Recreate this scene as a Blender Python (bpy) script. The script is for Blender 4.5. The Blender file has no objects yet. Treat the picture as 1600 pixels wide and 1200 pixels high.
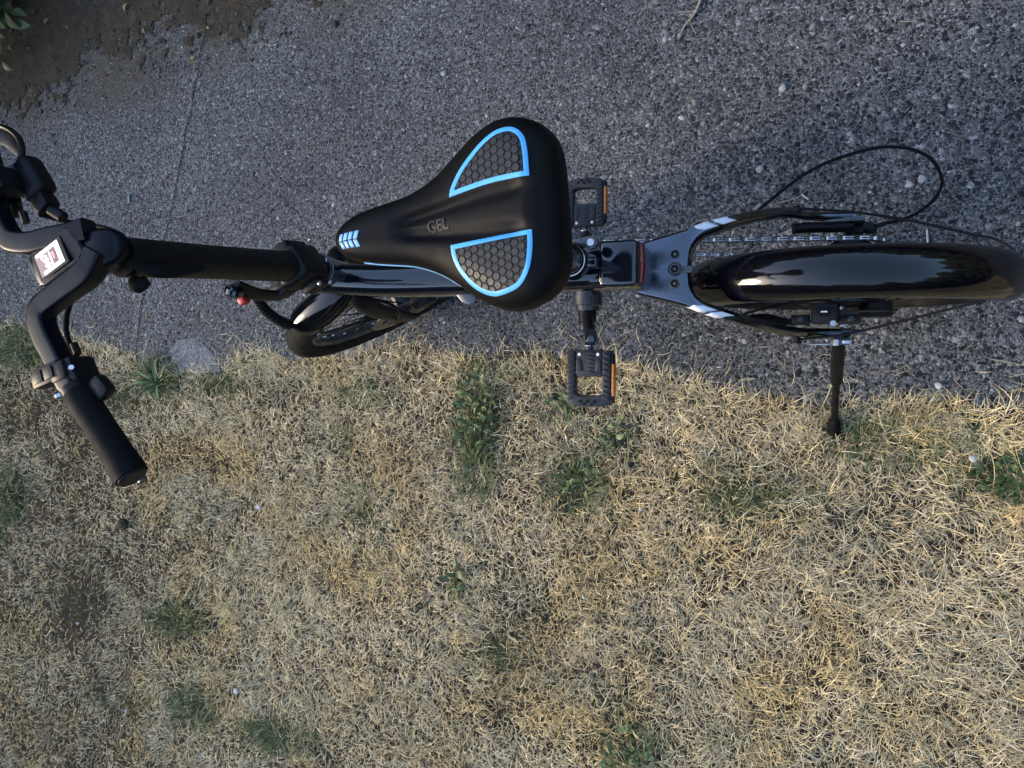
import bpy, bmesh, math, random
import numpy as np
from mathutils import Vector, Matrix, Euler

R = math.radians
scene = bpy.context.scene
C = scene.collection
random.seed(7)
rng = np.random.default_rng(11)

# ------------------------------------------------------------------ camera, world, sun, exposure
cam = bpy.data.cameras.new('camera')
camo = bpy.data.objects.new('camera', cam)
C.objects.link(camo)
camo.location = (-.0642, -.2771, 1.63)
camo.rotation_euler = (R(3.452), R(20.502), R(2.1716))
cam.sensor_width = 36.0
cam.lens = 27.0
cam.clip_start = .01
cam.clip_end = 600
scene.camera = camo

SUN_EL, SUN_AZ = R(20), R(200)        # low evening sun behind thin cloud, beyond the front of the bicycle
world = bpy.data.worlds.new('World')
scene.world = world
world.use_nodes = True
wn = world.node_tree
for n in list(wn.nodes):
    wn.nodes.remove(n)
sky = wn.nodes.new('ShaderNodeTexSky')
sky.sky_type = 'NISHITA'
sky.sun_disc = False
sky.sun_elevation = SUN_EL
sky.sun_rotation = R(90) - SUN_AZ
sky.altitude = 50
sky.air_density = 1.0
sky.dust_density = 1.6
sky.ozone_density = 1.0
bg = wn.nodes.new('ShaderNodeBackground')
bg.inputs['Strength'].default_value = .12
wo = wn.nodes.new('ShaderNodeOutputWorld')
wn.links.new(sky.outputs[0], bg.inputs[0])
wn.links.new(bg.outputs[0], wo.inputs[0])

sl = bpy.data.lights.new('sun', 'SUN')
sl.energy = .58
sl.angle = R(16)
sl.color = (1, .80, .55)
so = bpy.data.objects.new('sun', sl)
C.objects.link(so)
sdir = Vector((math.cos(SUN_EL) * math.cos(SUN_AZ), math.cos(SUN_EL) * math.sin(SUN_AZ), math.sin(SUN_EL)))
so.rotation_euler = sdir.to_track_quat('Z', 'Y').to_euler()
so.location = sdir * 20

vs = scene.view_settings
vs.view_transform = 'Standard'
vs.look = 'None'
vs.exposure = 2.46
vs.gamma = 1
vs.use_curve_mapping = False
scene.render.engine = 'CYCLES'
scene.cycles.use_denoising = True
scene.cycles.max_bounces = 6

# ------------------------------------------------------------------ materials
class NT:
    """a little shorthand for one node tree"""
    def __init__(s, name):
        s.m = bpy.data.materials.new(name)
        s.m.use_nodes = True
        s.t = s.m.node_tree
        s.b = s.t.nodes['Principled BSDF']
        s.tc = None
    def n(s, typ, **kw):
        x = s.t.nodes.new(typ)
        for k, v in kw.items():
            if k in x.inputs.keys():
                i = x.inputs[k]
                if isinstance(v, bpy.types.NodeSocket):
                    s.t.links.new(v, i)
                else:
                    i.default_value = v
            else:
                setattr(x, k, v)
        return x
    def l(s, a, b):
        s.t.links.new(a, b)
    def obj(s):
        if s.tc is None:
            s.tc = s.n('ShaderNodeTexCoord')
        return s.tc.outputs['Object']
    def noise(s, scale, detail=4, rough=.55, vec=None):
        x = s.n('ShaderNodeTexNoise')
        x.inputs['Scale'].default_value = scale
        x.inputs['Detail'].default_value = detail
        x.inputs['Roughness'].default_value = rough
        s.l(vec or s.obj(), x.inputs['Vector'])
        return x
    def vor(s, scale, feature='F1', vec=None, rnd=1.0):
        x = s.n('ShaderNodeTexVoronoi')
        x.feature = feature
        x.inputs['Scale'].default_value = scale
        x.inputs['Randomness'].default_value = rnd
        s.l(vec or s.obj(), x.inputs['Vector'])
        return x
    def ramp(s, fac, stops, interp='LINEAR'):
        x = s.n('ShaderNodeValToRGB')
        cr = x.color_ramp
        cr.interpolation = interp
        while len(cr.elements) > 1:
            cr.elements.remove(cr.elements[-1])
        for i, (p, c) in enumerate(stops):
            e = cr.elements[0] if i == 0 else cr.elements.new(p)
            e.position = p
            if not hasattr(c, '__len__'):
                c = (c, c, c)
            e.color = (*c, 1)
        s.l(fac, x.inputs[0])
        return x.outputs[0]
    def math(s, op, a, b=0.0, clamp=False):
        x = s.n('ShaderNodeMath')
        x.operation = op
        x.use_clamp = clamp
        for i, v in enumerate((a, b)):
            if isinstance(v, bpy.types.NodeSocket):
                s.l(v, x.inputs[i])
            else:
                x.inputs[i].default_value = v
        return x.outputs[0]
    def mix(s, fac, a, b, mode='MIX'):
        x = s.n('ShaderNodeMix')
        x.data_type = 'RGBA'
        x.blend_type = mode
        for k, v in ((0, fac), (6, a), (7, b)):
            if isinstance(v, bpy.types.NodeSocket):
                s.l(v, x.inputs[k])
            elif k == 0:
                x.inputs[0].default_value = v
            else:
                if not hasattr(v, '__len__'):
                    v = (v, v, v)
                x.inputs[k].default_value = (*v, 1)
        return x.outputs[2]
    def bump(s, h, strength=.5, dist=.001, normal=None):
        x = s.n('ShaderNodeBump')
        x.inputs['Strength'].default_value = strength
        x.inputs['Distance'].default_value = dist
        s.l(h, x.inputs['Height'])
        if normal is not None:
            s.l(normal, x.inputs['Normal'])
        s.l(x.outputs[0], s.b.inputs['Normal'])
        return x.outputs[0]
    def set(s, **kw):
        for k, v in kw.items():
            k = k.replace('_', ' ')
            i = s.b.inputs[k]
            if isinstance(v, bpy.types.NodeSocket):
                s.l(v, i)
            else:
                if i.type == 'RGBA' and len(v) == 3:
                    v = (*v, 1)
                i.default_value = v
        return s

def simple(name, col, rough=.5, metal=0.0, ior=1.5, var=.25, vscale=60, bump=.0, bscale=600, bdist=.0005, coat=0.0, dust=0.0, spec=.5):
    t = NT(name)
    nz = t.noise(vscale)
    c = t.mix(1.0, col, t.ramp(nz.outputs[0], [(.25, 1 - var), (.75, 1 + var)]), 'MULTIPLY')
    if dust:
        dn = t.noise(38, 6, .7)
        c = t.mix(t.ramp(dn.outputs[0], [(.5, 0), (.8, dust)]), c, (.17, .15, .12))
    t.set(Base_Color=c, Metallic=metal, IOR=ior, Specular_IOR_Level=spec)
    rn = t.noise(vscale * 1.7)
    t.set(Roughness=t.ramp(rn.outputs[0], [(.3, max(0, rough - .06)), (.7, min(1, rough + .08))]))
    if coat:
        t.set(Coat_Weight=coat, Coat_Roughness=.04, Coat_IOR=1.6)
    if bump:
        b = t.noise(bscale, 3)
        t.bump(b.outputs[0], bump, bdist)
    return t.m

M = {}
M['gloss'] = simple('gloss_black_paint', (.004, .005, .010), .06, ior=1.8, var=.15, vscale=14, dust=.03)
M['satin'] = simple('satin_black_paint', (.022, .026, .035), .27, ior=1.9, var=.2, vscale=30, bump=.03, bscale=900, dust=.06)
M['yoke'] = simple('metallic_black_paint', (.135, .152, .185), .22, 1.0, var=.12, vscale=24, dust=.03)
M['mudguard'] = simple('mudguard_black_gloss', (.003, .003, .0048), .07, ior=1.52, var=.2, vscale=18, dust=.02)
M['bar'] = simple('black_bar_coating', (.0028, .0036, .0070), .33, ior=1.4, var=.2, vscale=40, bump=.05, bscale=1300, spec=.30)
M['matte'] = simple('matte_black_metal', (.0055, .0058, .0075), .45, ior=1.42, var=.2, bump=.06, bscale=1500, bdist=.0002, spec=.3)
M['rubber'] = simple('black_rubber', (.0055, .0055, .006), .75, ior=1.4, var=.3, vscale=80, bump=.15, bscale=1200, spec=.2)
M['tyre'] = simple('tyre_rubber', (.011, .0108, .0105), .8, ior=1.42, var=.3, vscale=60, bump=.2, bscale=900, dust=.25, spec=.22)
M['plastic'] = simple('black_plastic', (.007, .0074, .009), .45, ior=1.45, var=.2, bump=.1, bscale=1400, dust=.04, spec=.3)
M['pedal'] = simple('grey_black_plastic', (.022, .024, .029), .45, var=.25, bump=.15, bscale=900, dust=.12, spec=.3)
M['steel'] = simple('bright_steel', (.62, .62, .64), .28, 1.0, var=.15)
M['darksteel'] = simple('dark_steel', (.075, .075, .08), .38, 1.0, var=.3)
M['chain'] = simple('oiled_chain_steel', (.10, .10, .105), .34, 1.0, var=.3)
M['spoke'] = simple('black_spoke', (.012, .012, .013), .4)
M['disc'] = simple('brake_disc_steel', (.22, .215, .2), .4, 1.0, var=.25)
M['white'] = simple('white_reflective_tape', (.80, .82, .85), .4, var=.05)
M['blue'] = simple('blue_vinyl', (.085, .41, .82), .4, var=.06, bump=.05)
M['palebl'] = simple('pale_blue_vinyl', (.30, .58, .88), .4, var=.08)
M['red'] = simple('red_plastic', (.42, .018, .018), .4, var=.15)
M['orange'] = simple('orange_reflector', (.50, .155, .012), .25, var=.15, bump=.3, bscale=700, bdist=.0006)
M['redlens'] = simple('red_lens', (.13, .008, .005), .1, ior=1.7, var=.2)
M['lens'] = simple('blue_grey_lens', (.06, .09, .16), .12, ior=1.8)
M['greymark'] = simple('grey_print', (.20, .20, .19), .5)
def saddle_mat():
    t = NT('saddle_cover')
    nz = t.noise(35, 4)
    c = t.ramp(nz.outputs[0], [(.3, (.0032, .0029, .0030)), (.7, (.0052, .0048, .0048))])
    t.set(Base_Color=c, Roughness=.52, Specular_IOR_Level=.14, Sheen_Weight=.0)
    v = t.vor(1500)
    n2 = t.noise(500, 3)
    t.bump(t.math('ADD', v.outputs['Distance'], n2.outputs[0]), .12, .0003)
    return t.m
M['saddle'] = saddle_mat()
M['hex'] = simple('saddle_gel_pad', (.0115, .012, .0135), .48, var=.3, vscale=90, bump=.1, bscale=900)
M['hexbase'] = simple('saddle_gel_pad_joint', (.004, .004, .0045), .7)
M['text'] = simple('embossed_letters', (.010, .010, .012), .5)

def glow(name, col, s):
    t = NT(name)
    t.set(Base_Color=(.02, .02, .02), Emission_Color=col, Emission_Strength=s, Roughness=.2)
    return t.m
M['lcd_white'] = glow('lit_screen_white', (1, .97, .99), .42)
M['lcd_pink'] = glow('lit_screen_pink', (.62, .40, .46), .125)
M['lcd_rose'] = glow('lit_screen_rose', (.36, .20, .23), .14)
M['lcd_red'] = glow('lit_screen_red', (1, .42, .36), .32)

def pavement_mat(name, pale=0.0):
    t = NT(name)
    wp, wf = t.noise(16, 3), t.noise(150, 3)
    off = t.n('ShaderNodeVectorMath', operation='MULTIPLY_ADD')
    t.l(wp.outputs['Color'], off.inputs[0])
    off.inputs[1].default_value = (.012, .012, .012)
    t.l(t.obj(), off.inputs[2])
    of2 = t.n('ShaderNodeVectorMath', operation='MULTIPLY_ADD')
    t.l(wf.outputs['Color'], of2.inputs[0])
    of2.inputs[1].default_value = (.0065, .0065, .0065)
    t.l(off.outputs[0], of2.inputs[2])
    vec = of2.outputs[0]
    nz = t.noise(480, 5, .75)
    grit = t.noise(150, 5, .7)
    patch = t.noise(2.1, 4, .6)
    def stones(scale, cover, edge):
        a, e = t.vor(scale, vec=vec), t.vor(scale, 'DISTANCE_TO_EDGE', vec=vec)
        sep = t.n('ShaderNodeSeparateColor')
        t.l(a.outputs['Color'], sep.inputs[0])
        # each stone shrinks from its cell by its own amount; some cells hold none
        thr = t.math('ADD', t.math('MULTIPLY', sep.outputs[0], .22), edge)
        d = t.math('SUBTRACT', e.outputs['Distance'], thr)
        m = t.math('MULTIPLY', d, 16.0, True)
        m = t.math('MULTIPLY', m, t.math('LESS_THAN', sep.outputs[2], cover))
        return m, t.math('MULTIPLY', t.math('MAXIMUM', d, 0.0), m), sep
    sx = t.n('ShaderNodeSeparateXYZ')
    t.l(t.obj(), sx.inputs[0])
    # the wash has bared the larger stones towards the rear of the bicycle
    bared = t.math('MULTIPLY', t.math('ADD', sx.outputs[0], .95), 1.15, True)
    m1, d1, s1 = stones(84, .82, .03)
    m1 = t.math('MULTIPLY', m1, bared)
    d1 = t.math('MULTIPLY', d1, bared)
    m2, d2, s2 = stones(150, .85, .02)
    m3, d3, s3 = stones(300, .9, .02)
    base = t.ramp(nz.outputs[0], [(.30, (.055, .057, .061)), (.48, (.18, .183, .188)), (.62, (.33, .333, .335)), (.75, (.46, .46, .46))])
    pal = [(0, (.016, .019, .024)), (.33, (.036, .040, .047)), (.56, (.075, .078, .083)), (.74, (.14, .139, .136)), (.87, (.25, .247, .24)), (.95, (.42, .415, .40)), (1, (.56, .55, .53))]
    c = t.mix(m3, base, t.ramp(s3.outputs[1], [(0, (.014, .016, .020)), (.38, (.055, .058, .065)), (.62, (.16, .162, .166)), (.82, (.36, .36, .355)), (1, (.62, .62, .60))]))
    c = t.mix(m2, c, t.ramp(s2.outputs[1], pal))
    c = t.mix(m1, c, t.ramp(s1.outputs[1], pal))
    c = t.mix(1.0, c, t.ramp(grit.outputs[0], [(.28, .30), (.5, .92), (.72, 2.0)]), 'MULTIPLY')
    c = t.mix(1.0, c, t.ramp(patch.outputs[0], [(.3, (.70, .70, .73)), (.55, (.98, .98, .98)), (.72, (1.22, 1.21, 1.19))]), 'MULTIPLY')
    c = t.mix(1.0, c, (.67, .672, .675), 'MULTIPLY')
    # brown dust carried over the far corner
    dn = t.noise(5.5, 6, .7)
    g_ = t.math('SUBTRACT', sx.outputs[1], t.math('ADD', t.math('MULTIPLY', sx.outputs[0], .20), 1.06))
    g_ = t.math('ADD', t.math('MULTIPLY', g_, 3.2), t.math('MULTIPLY', dn.outputs[0], 2.6))
    g_ = t.math('SUBTRACT', g_, .72, True)
    c = t.mix(t.math('MULTIPLY', g_, .9), c, t.mix(grit.outputs[0], (.030, .024, .018), (.14, .112, .08)))
    if pale:
        c = t.mix(pale, c, (.55, .56, .58))
    t.set(Base_Color=c, Roughness=.82, Specular_IOR_Level=.35)
    h = t.math('ADD', t.math('MULTIPLY', d1, 1.0), t.math('MULTIPLY', d2, .6))
    h = t.math('ADD', h, t.math('MULTIPLY', d3, .3))
    h = t.math('ADD', h, t.math('MULTIPLY', grit.outputs[0], .35))
    t.bump(h, 1.0, .009)
    return t.m
M['pave'] = pavement_mat('exposed_aggregate')
M['pave_pale'] = pavement_mat('pale_concrete', .22)

def soil_mat(name, a, b, c3):
    t = NT(name)
    n1 = t.noise(30, 6, .7)
    n2 = t.noise(260, 5, .7)
    c = t.ramp(n1.outputs[0], [(.3, a), (.6, b), (.8, c3)])
    c = t.mix(1.0, c, t.ramp(n2.outputs[0], [(.25, .5), (.75, 1.5)]), 'MULTIPLY')
    t.set(Base_Color=c, Roughness=.95, Specular_IOR_Level=.15)
    t.bump(t.math('ADD', n1.outputs[0], n2.outputs[0]), .9, .006)
    return t.m
M['soil'] = soil_mat('lawn_soil', (.050, .042, .032), (.10, .085, .062), (.16, .135, .10))
M['lawnsoil'] = soil_mat('lawn_soil_dark', (.030, .024, .017), (.06, .05, .036), (.11, .092, .066))
M['dirt'] = soil_mat('brown_dirt', (.046, .037, .027), (.078, .063, .045), (.13, .105, .075))

def attr_mat(name, rough=.65, spec=.25, trans=0.0, var=.35, vs=60):
    """colour of each blade or stone comes with its geometry"""
    t = NT(name)
    a = t.n('ShaderNodeVertexColor')
    a.layer_name = 'Col'
    n1 = t.noise(vs, 3)
    c = t.mix(1.0, a.outputs[0], t.ramp(n1.outputs[0], [(.25, 1 - var), (.75, 1 + var)]), 'MULTIPLY')
    t.set(Base_Color=c, Roughness=rough, Specular_IOR_Level=spec)
    if trans:
        t.set(Transmission_Weight=0.0, Subsurface_Weight=0.0)
    return t.m
M['blade'] = attr_mat('dry_grass_blades', .6, .3, var=.18)
M['stone'] = attr_mat('loose_stones', .8, .3, var=.3, vs=240)
def leaf_mat(name, a, b, rough=.5):
    t = NT(name)
    n1 = t.noise(40, 3)
    oi = t.n('ShaderNodeObjectInfo')
    c = t.mix(t.math('MULTIPLY', oi.outputs['Random'], .9), a, b)
    c = t.mix(1.0, c, t.ramp(n1.outputs[0], [(.25, .7), (.75, 1.3)]), 'MULTIPLY')
    t.set(Base_Color=c, Roughness=rough, Specular_IOR_Level=.4)
    b2 = t.noise(300, 3)
    t.bump(b2.outputs[0], .2, .0008)
    return t.m
M['leaf'] = leaf_mat('weed_leaf', (.055, .09, .035), (.24, .30, .12))
M['darkleaf'] = leaf_mat('shrub_leaf', (.026, .052, .018), (.055, .092, .032))
M['clover'] = leaf_mat('clover_leaf', (.03, .055, .016), (.07, .11, .03))
M['dryleaf'] = leaf_mat('dry_leaf', (.20, .13, .05), (.42, .32, .16), .8)
M['woods'] = simple('dark_woods', (.030, .042, .020), .9, var=.8, vscale=3)
M['stemgreen'] = simple('green_stem', (.09, .12, .04), .6)
M['twig'] = simple('pale_twig', (.30, .26, .19), .8, var=.4, vscale=200)
M['whitebit'] = simple('white_fleck', (.48, .48, .49), .75, var=.25, vscale=150, bump=.3, bscale=500)
M['pebble'] = simple('white_pebble', (.33, .33, .315), .8, var=.3, vscale=160, bump=.3, bscale=600)

# ------------------------------------------------------------------ mesh helpers
def mesh(name, verts, faces, mat=None, smooth=True, fix=True, angle=None):
    me = bpy.data.meshes.new(name)
    me.from_pydata([tuple(map(float, v)) for v in verts], [], faces)
    if fix:
        bm = bmesh.new()
        bm.from_mesh(me)
        bmesh.ops.recalc_face_normals(bm, faces=bm.faces)
        bm.to_mesh(me)
        bm.free()
    if smooth:
        me.polygons.foreach_set('use_smooth', [True] * len(me.polygons))
        if angle:
            me.set_sharp_from_angle(angle=R(angle))
    if mat:
        me.materials.append(M[mat])
    me.update()
    return me

def link(name, me, parent=None, **kw):
    o = bpy.data.objects.new(name, me)
    C.objects.link(o)
    if parent is not None:
        o.parent = parent
    for k, v in kw.items():
        o[k] = v
    return o

class G:
    """collects shapes into one mesh"""
    def __init__(s):
        s.v, s.f = [], []
    def add(s, v, f):
        b = len(s.v)
        s.v += [Vector(x) for x in v]
        s.f += [[i + b for i in q] for q in f]
        return s
    def merge(s, o):
        return s.add(o.v, o.f)
    def xf(s, m):
        s.v = [m @ x for x in s.v]
        return s
    def make(s, name, mat, parent=None, smooth=True, angle=38, **kw):
        return link(name, mesh(name, s.v, s.f, mat, smooth, True, angle), parent, **kw)

def box(c, d, bev=.0, rot=None, seg=2):
    """a bevelled box: centre, full size"""
    bm = bmesh.new()
    bmesh.ops.create_cube(bm, size=1)
    for v in bm.verts:
        v.co = Vector((v.co.x * d[0], v.co.y * d[1], v.co.z * d[2]))
    if bev:
        bmesh.ops.bevel(bm, geom=list(bm.edges), offset=bev, segments=seg, profile=.5, affect='EDGES')
    m = Matrix.Translation(Vector(c))
    if rot is not None:
        m = m @ (rot.to_4x4() if isinstance(rot, Matrix) else Euler(rot).to_matrix().to_4x4())
    bm.verts.index_update()
    g = G().add([m @ v.co for v in bm.verts], [[v.index for v in f.verts] for f in bm.faces])
    bm.free()
    return g

def smooth_path(pts, n=8):
    P = [Vector(p) for p in pts]
    if len(P) < 3:
        return [P[0].lerp(P[-1], i / n) for i in range(n + 1)]
    out = []
    for i in range(len(P) - 1):
        p0 = P[i - 1] if i else P[0] * 2 - P[1]
        p1, p2 = P[i], P[i + 1]
        p3 = P[i + 2] if i + 2 < len(P) else P[-1] * 2 - P[-2]
        for k in range(n):
            t = k / n
            out.append(.5 * ((2 * p1) + (p2 - p0) * t + (2 * p0 - 5 * p1 + 4 * p2 - p3) * t * t + (3 * p1 - p0 - 3 * p2 + p3) * t ** 3))
    out.append(P[-1])
    return out

def loft(rings, closed_ends=True, wrap=False):
    n = len(rings[0])
    v = [p for r in rings for p in r]
    f = []
    m = len(rings)
    for i in range(m if wrap else m - 1):
        for j in range(n):
            a, b = i * n + j, i * n + (j + 1) % n
            c, d = ((i + 1) % m) * n + (j + 1) % n, ((i + 1) % m) * n + j
            f.append([a, b, c, d])
    if closed_ends and not wrap:
        f.append(list(range(n))[::-1])
        f.append([(m - 1) * n + j for j in range(n)])
    return G().add(v, f)

def tube(pts, r, seg=12, n=8, up=(0, 0, 1), power=2.0, raw=False):
    """tube along a smoothed path; r is a radius, an (across, up) pair, or a list of either, one per point given"""
    path = [Vector(p) for p in pts] if raw else smooth_path(pts, n)
    N = len(path)
    if not isinstance(r, list):
        r = [r] * len(pts)
    r = [x if hasattr(x, '__len__') else (x, x) for x in r]
    rings = []
    up = Vector(up)
    for i, p in enumerate(path):
        t = (path[min(i + 1, N - 1)] - path[max(i - 1, 0)]).normalized()
        s = t.cross(up)
        if s.length < 1e-4:
            s = t.cross(Vector((1, 0, 0)))
        s.normalize()
        u = s.cross(t).normalized()
        q = i / (N - 1) * (len(r) - 1)
        k = min(int(q), len(r) - 2) if len(r) > 1 else 0
        w = q - k
        ra = r[k][0] * (1 - w) + r[min(k + 1, len(r) - 1)][0] * w
        rb = r[k][1] * (1 - w) + r[min(k + 1, len(r) - 1)][1] * w
        ring = []
        for j in range(seg):
            a = 2 * math.pi * (j + .5) / seg
            ca, sa = math.cos(a), math.sin(a)
            e = 2 / power
            ring.append(p + s * (ra * math.copysign(abs(ca) ** e, ca)) + u * (rb * math.copysign(abs(sa) ** e, sa)))
        rings.append(ring)
    return loft(rings)

def cyl(a, b, r, seg=20, r2=None, bev=0.0):
    a, b = Vector(a), Vector(b)
    t = (b - a).normalized()
    s = t.orthogonal().normalized()
    u = t.cross(s)
    r2 = r if r2 is None else r2
    st = [(a, r), (b, r2)]
    if bev:
        st = [(a, r - bev), (a + t * bev, r), (b - t * bev, r2), (b, r2 - bev)]
    return loft([[p + (s * math.cos(2 * math.pi * j / seg) + u * math.sin(2 * math.pi * j / seg)) * q for j in range(seg)] for p, q in st])

def ring(c, axis, R0, r0, seg=40, sub=10, ry=None):
    c, t = Vector(c), Vector(axis).normalized()
    s = t.orthogonal().normalized()
    u = t.cross(s)
    ry = ry or r0
    rings = []
    for i in range(seg):
        a = 2 * math.pi * i / seg
        d = s * math.cos(a) + u * math.sin(a)
        rings.append([c + d * (R0 + r0 * math.cos(2 * math.pi * j / sub)) + t * (ry * math.sin(2 * math.pi * j / sub)) for j in range(sub)])
    return loft(rings, wrap=True)

def prism(poly, z0, z1, bev=0.0):
    """plan outline (x, y) between two heights (numbers or functions of x, y), edge softened on top"""
    f0 = z0 if callable(z0) else (lambda x, y: z0)
    f1 = z1 if callable(z1) else (lambda x, y: z1)
    P = [Vector((p[0], p[1])) for p in poly]
    n = len(P)
    rings = [[Vector((p.x, p.y, f0(p.x, p.y))) for p in P]]
    if bev:
        ins = []
        area = sum(P[i].x * P[(i + 1) % n].y - P[(i + 1) % n].x * P[i].y for i in range(n))
        sg = 1 if area > 0 else -1
        for i in range(n):
            e1 = (P[i] - P[i - 1]).normalized()
            e2 = (P[(i + 1) % n] - P[i]).normalized()
            nn = (Vector((-e1.y, e1.x)) + Vector((-e2.y, e2.x)))
            nn = nn.normalized() if nn.length > 1e-6 else Vector((-e1.y, e1.x))
            ins.append(P[i] + nn * (bev * sg))
        rings.append([Vector((p.x, p.y, f1(p.x, p.y) - bev)) for p in P])
        rings.append([Vector((p.x * .7 + q.x * .3, p.y * .7 + q.y * .3, f1(p.x, p.y) - bev * .3)) for p, q in zip(P, ins)])
        rings.append([Vector((q.x, q.y, f1(q.x, q.y))) for q in ins])
    else:
        rings.append([Vector((p.x, p.y, f1(p.x, p.y))) for p in P])
    return loft(rings)

def big_mesh(name, V, F, col=None, mat=None, smooth=True):
    """fast mesh from numpy arrays; all faces have the same number of corners"""
    me = bpy.data.meshes.new(name)
    nv, (nf, k) = len(V), F.shape
    me.vertices.add(nv)
    me.vertices.foreach_set('co', np.ascontiguousarray(V, np.float32).ravel())
    me.loops.add(nf * k)
    me.loops.foreach_set('vertex_index', np.ascontiguousarray(F, np.int32).ravel())
    me.polygons.add(nf)
    me.polygons.foreach_set('loop_start', np.arange(0, nf * k, k, dtype=np.int32))
    if smooth:
        me.polygons.foreach_set('use_smooth', np.ones(nf, bool))
    if col is not None:
        ca = me.color_attributes.new('Col', 'FLOAT_COLOR', 'POINT')
        ca.data.foreach_set('color', np.ascontiguousarray(np.c_[col, np.ones(nv)], np.float32).ravel())
    me.update(calc_edges=True)
    me.validate()
    if mat:
        me.materials.append(M[mat])
    return me

def vnoise(x, y, scale, seed=0):
    """smooth value noise, 0 to 1"""
    g = np.random.default_rng(seed).random((64, 64))
    x, y = np.asarray(x) * scale, np.asarray(y) * scale
    xi, yi = np.floor(x).astype(int), np.floor(y).astype(int)
    fx, fy = x - xi, y - yi
    fx, fy = fx * fx * (3 - 2 * fx), fy * fy * (3 - 2 * fy)
    a, b = g[xi % 64, yi % 64], g[(xi + 1) % 64, yi % 64]
    c, d = g[xi % 64, (yi + 1) % 64], g[(xi + 1) % 64, (yi + 1) % 64]
    return (a * (1 - fx) + b * fx) * (1 - fy) + (c * (1 - fx) + d * fx) * fy

def fbm(x, y, scale, seed=0, o=4):
    s, a, t = 0, 1, 0
    for i in range(o):
        s = s + a * vnoise(x, y, scale * 2 ** i, seed + i)
        t += a
        a *= .5
    return s / t

def tag(o, label=None, cat=None, group=None, kind=None):
    for k, v in (('label', label), ('category', cat), ('group', group), ('kind', kind)):
        if v:
            o[k] = v
    return o

def empty(name, loc, rot=(0, 0, 0)):
    o = bpy.data.objects.new(name, None)
    C.objects.link(o)
    o.location = loc
    o.rotation_euler = rot
    o.empty_display_size = .05
    return o


# ------------------------------------------------------------------ the ground: pavement, lawn soil, dirt
EDGE = [(-6, .1), (-2.6, -.02), (-2.349, -.038), (-2.184, -.059), (-2.002, -.088), (-1.829, -.134), (-1.732, -.187), (-1.653, -.190), (-1.513, -.178), (-1.463, -.135),
        (-1.351, -.126), (-1.271, -.142), (-1.12, -.139), (-.943, -.106), (-.857, -.120), (-.775, -.137), (-.68, -.124), (-.528, -.143), (-.386, -.158),
        (-.305, -.178), (-.188, -.205), (-.065, -.226), (-.006, -.224), (.107, -.215), (.193, -.219), (.316, -.224), (.8, -.235), (6, -.3)]
EX, EY = np.array([e[0] for e in EDGE]), np.array([e[1] for e in EDGE])
def edge_y(x):
    x = np.asarray(x, float)
    return np.interp(x, EX, EY) + (vnoise(x, x * 0, 22, 3) - .5) * .012 + (vnoise(x, x * 0, 90, 5) - .5) * .008

def plane_grid(name, x0, x1, y0, y1, nx, ny, zf, mat, mask=None):
    X, Y = np.meshgrid(np.linspace(x0, x1, nx), np.linspace(y0, y1, ny))
    Z = zf(X, Y)
    V = np.stack([X.ravel(), Y.ravel(), Z.ravel()], 1)
    idx = np.arange(nx * ny).reshape(ny, nx)
    F = np.stack([idx[:-1, :-1], idx[:-1, 1:], idx[1:, 1:], idx[1:, :-1]], -1).reshape(-1, 4)
    if mask is not None:
        keep = mask(X, Y).ravel()
        F = F[keep[F].all(1)]
        used = np.unique(F)
        remap = -np.ones(len(V), int)
        remap[used] = np.arange(len(used))
        V, F = V[used], remap[F]
    return big_mesh(name, V, F, None, mat)

gr = link('ground', plane_grid('ground', -120, 120, -120, 120, 9, 9, lambda x, y: x * 0 - .06, 'soil'), kind='structure')

# unseen dark trees and hedges, shaped to block low sky but pass evening glow
def treeline():
    na, nh = 300, 26
    A = np.linspace(0, 2 * np.pi, na, endpoint=False)
    V = []
    gap = np.clip(1 - np.abs((A - R(200) + np.pi) % (2 * np.pi) - np.pi) / R(17), 0, 1)
    top = (4.2 + 3.6 * fbm(A * 6, A * 0, 1.0, 201, 4)) * (1 - .62 * gap ** .5)
    for j in range(nh + 1):
        t = j / nh
        h = top * t
        r = 8.2 + 1.8 * np.sin(t * 2.6) * -1 + (fbm(A * 9, h, 1.2, 205, 4) - .5) * 2.6 + t * t * 2.2
        V.append(np.stack([r * np.cos(A), r * np.sin(A), h - .06], 1))
    V = np.concatenate(V)
    idx = np.arange(na * (nh + 1)).reshape(nh + 1, na)
    nx_ = np.roll(idx, -1, 1)
    F = np.stack([idx[:-1], nx_[:-1], nx_[1:], idx[1:]], -1).reshape(-1, 4)
    return big_mesh('treeline', V, F, None, 'woods', False)
link('treeline', treeline(), kind='stuff')

def pave_z(x, y):
    return (fbm(x, y, 5, 40) - .5) * .004 + (fbm(x, y, 26, 41, 2) - .5) * .0016

JOINT = [(-1.55, 3.0), (-1.603, .85), (-1.637, .629), (-1.665, .452), (-1.689, .31), (-1.714, .196), (-1.744, .062), (-1.787, -.012), (-1.797, -.089), (-1.80, -.3)]
JX, JY = np.array([j[0] for j in JOINT])[::-1], np.array([j[1] for j in JOINT])[::-1]
def joint_x(y):
    y = np.asarray(y, float)
    return np.interp(y, JY, JX) + (vnoise(y, y * 0, 18, 9) - .5) * .010

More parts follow.
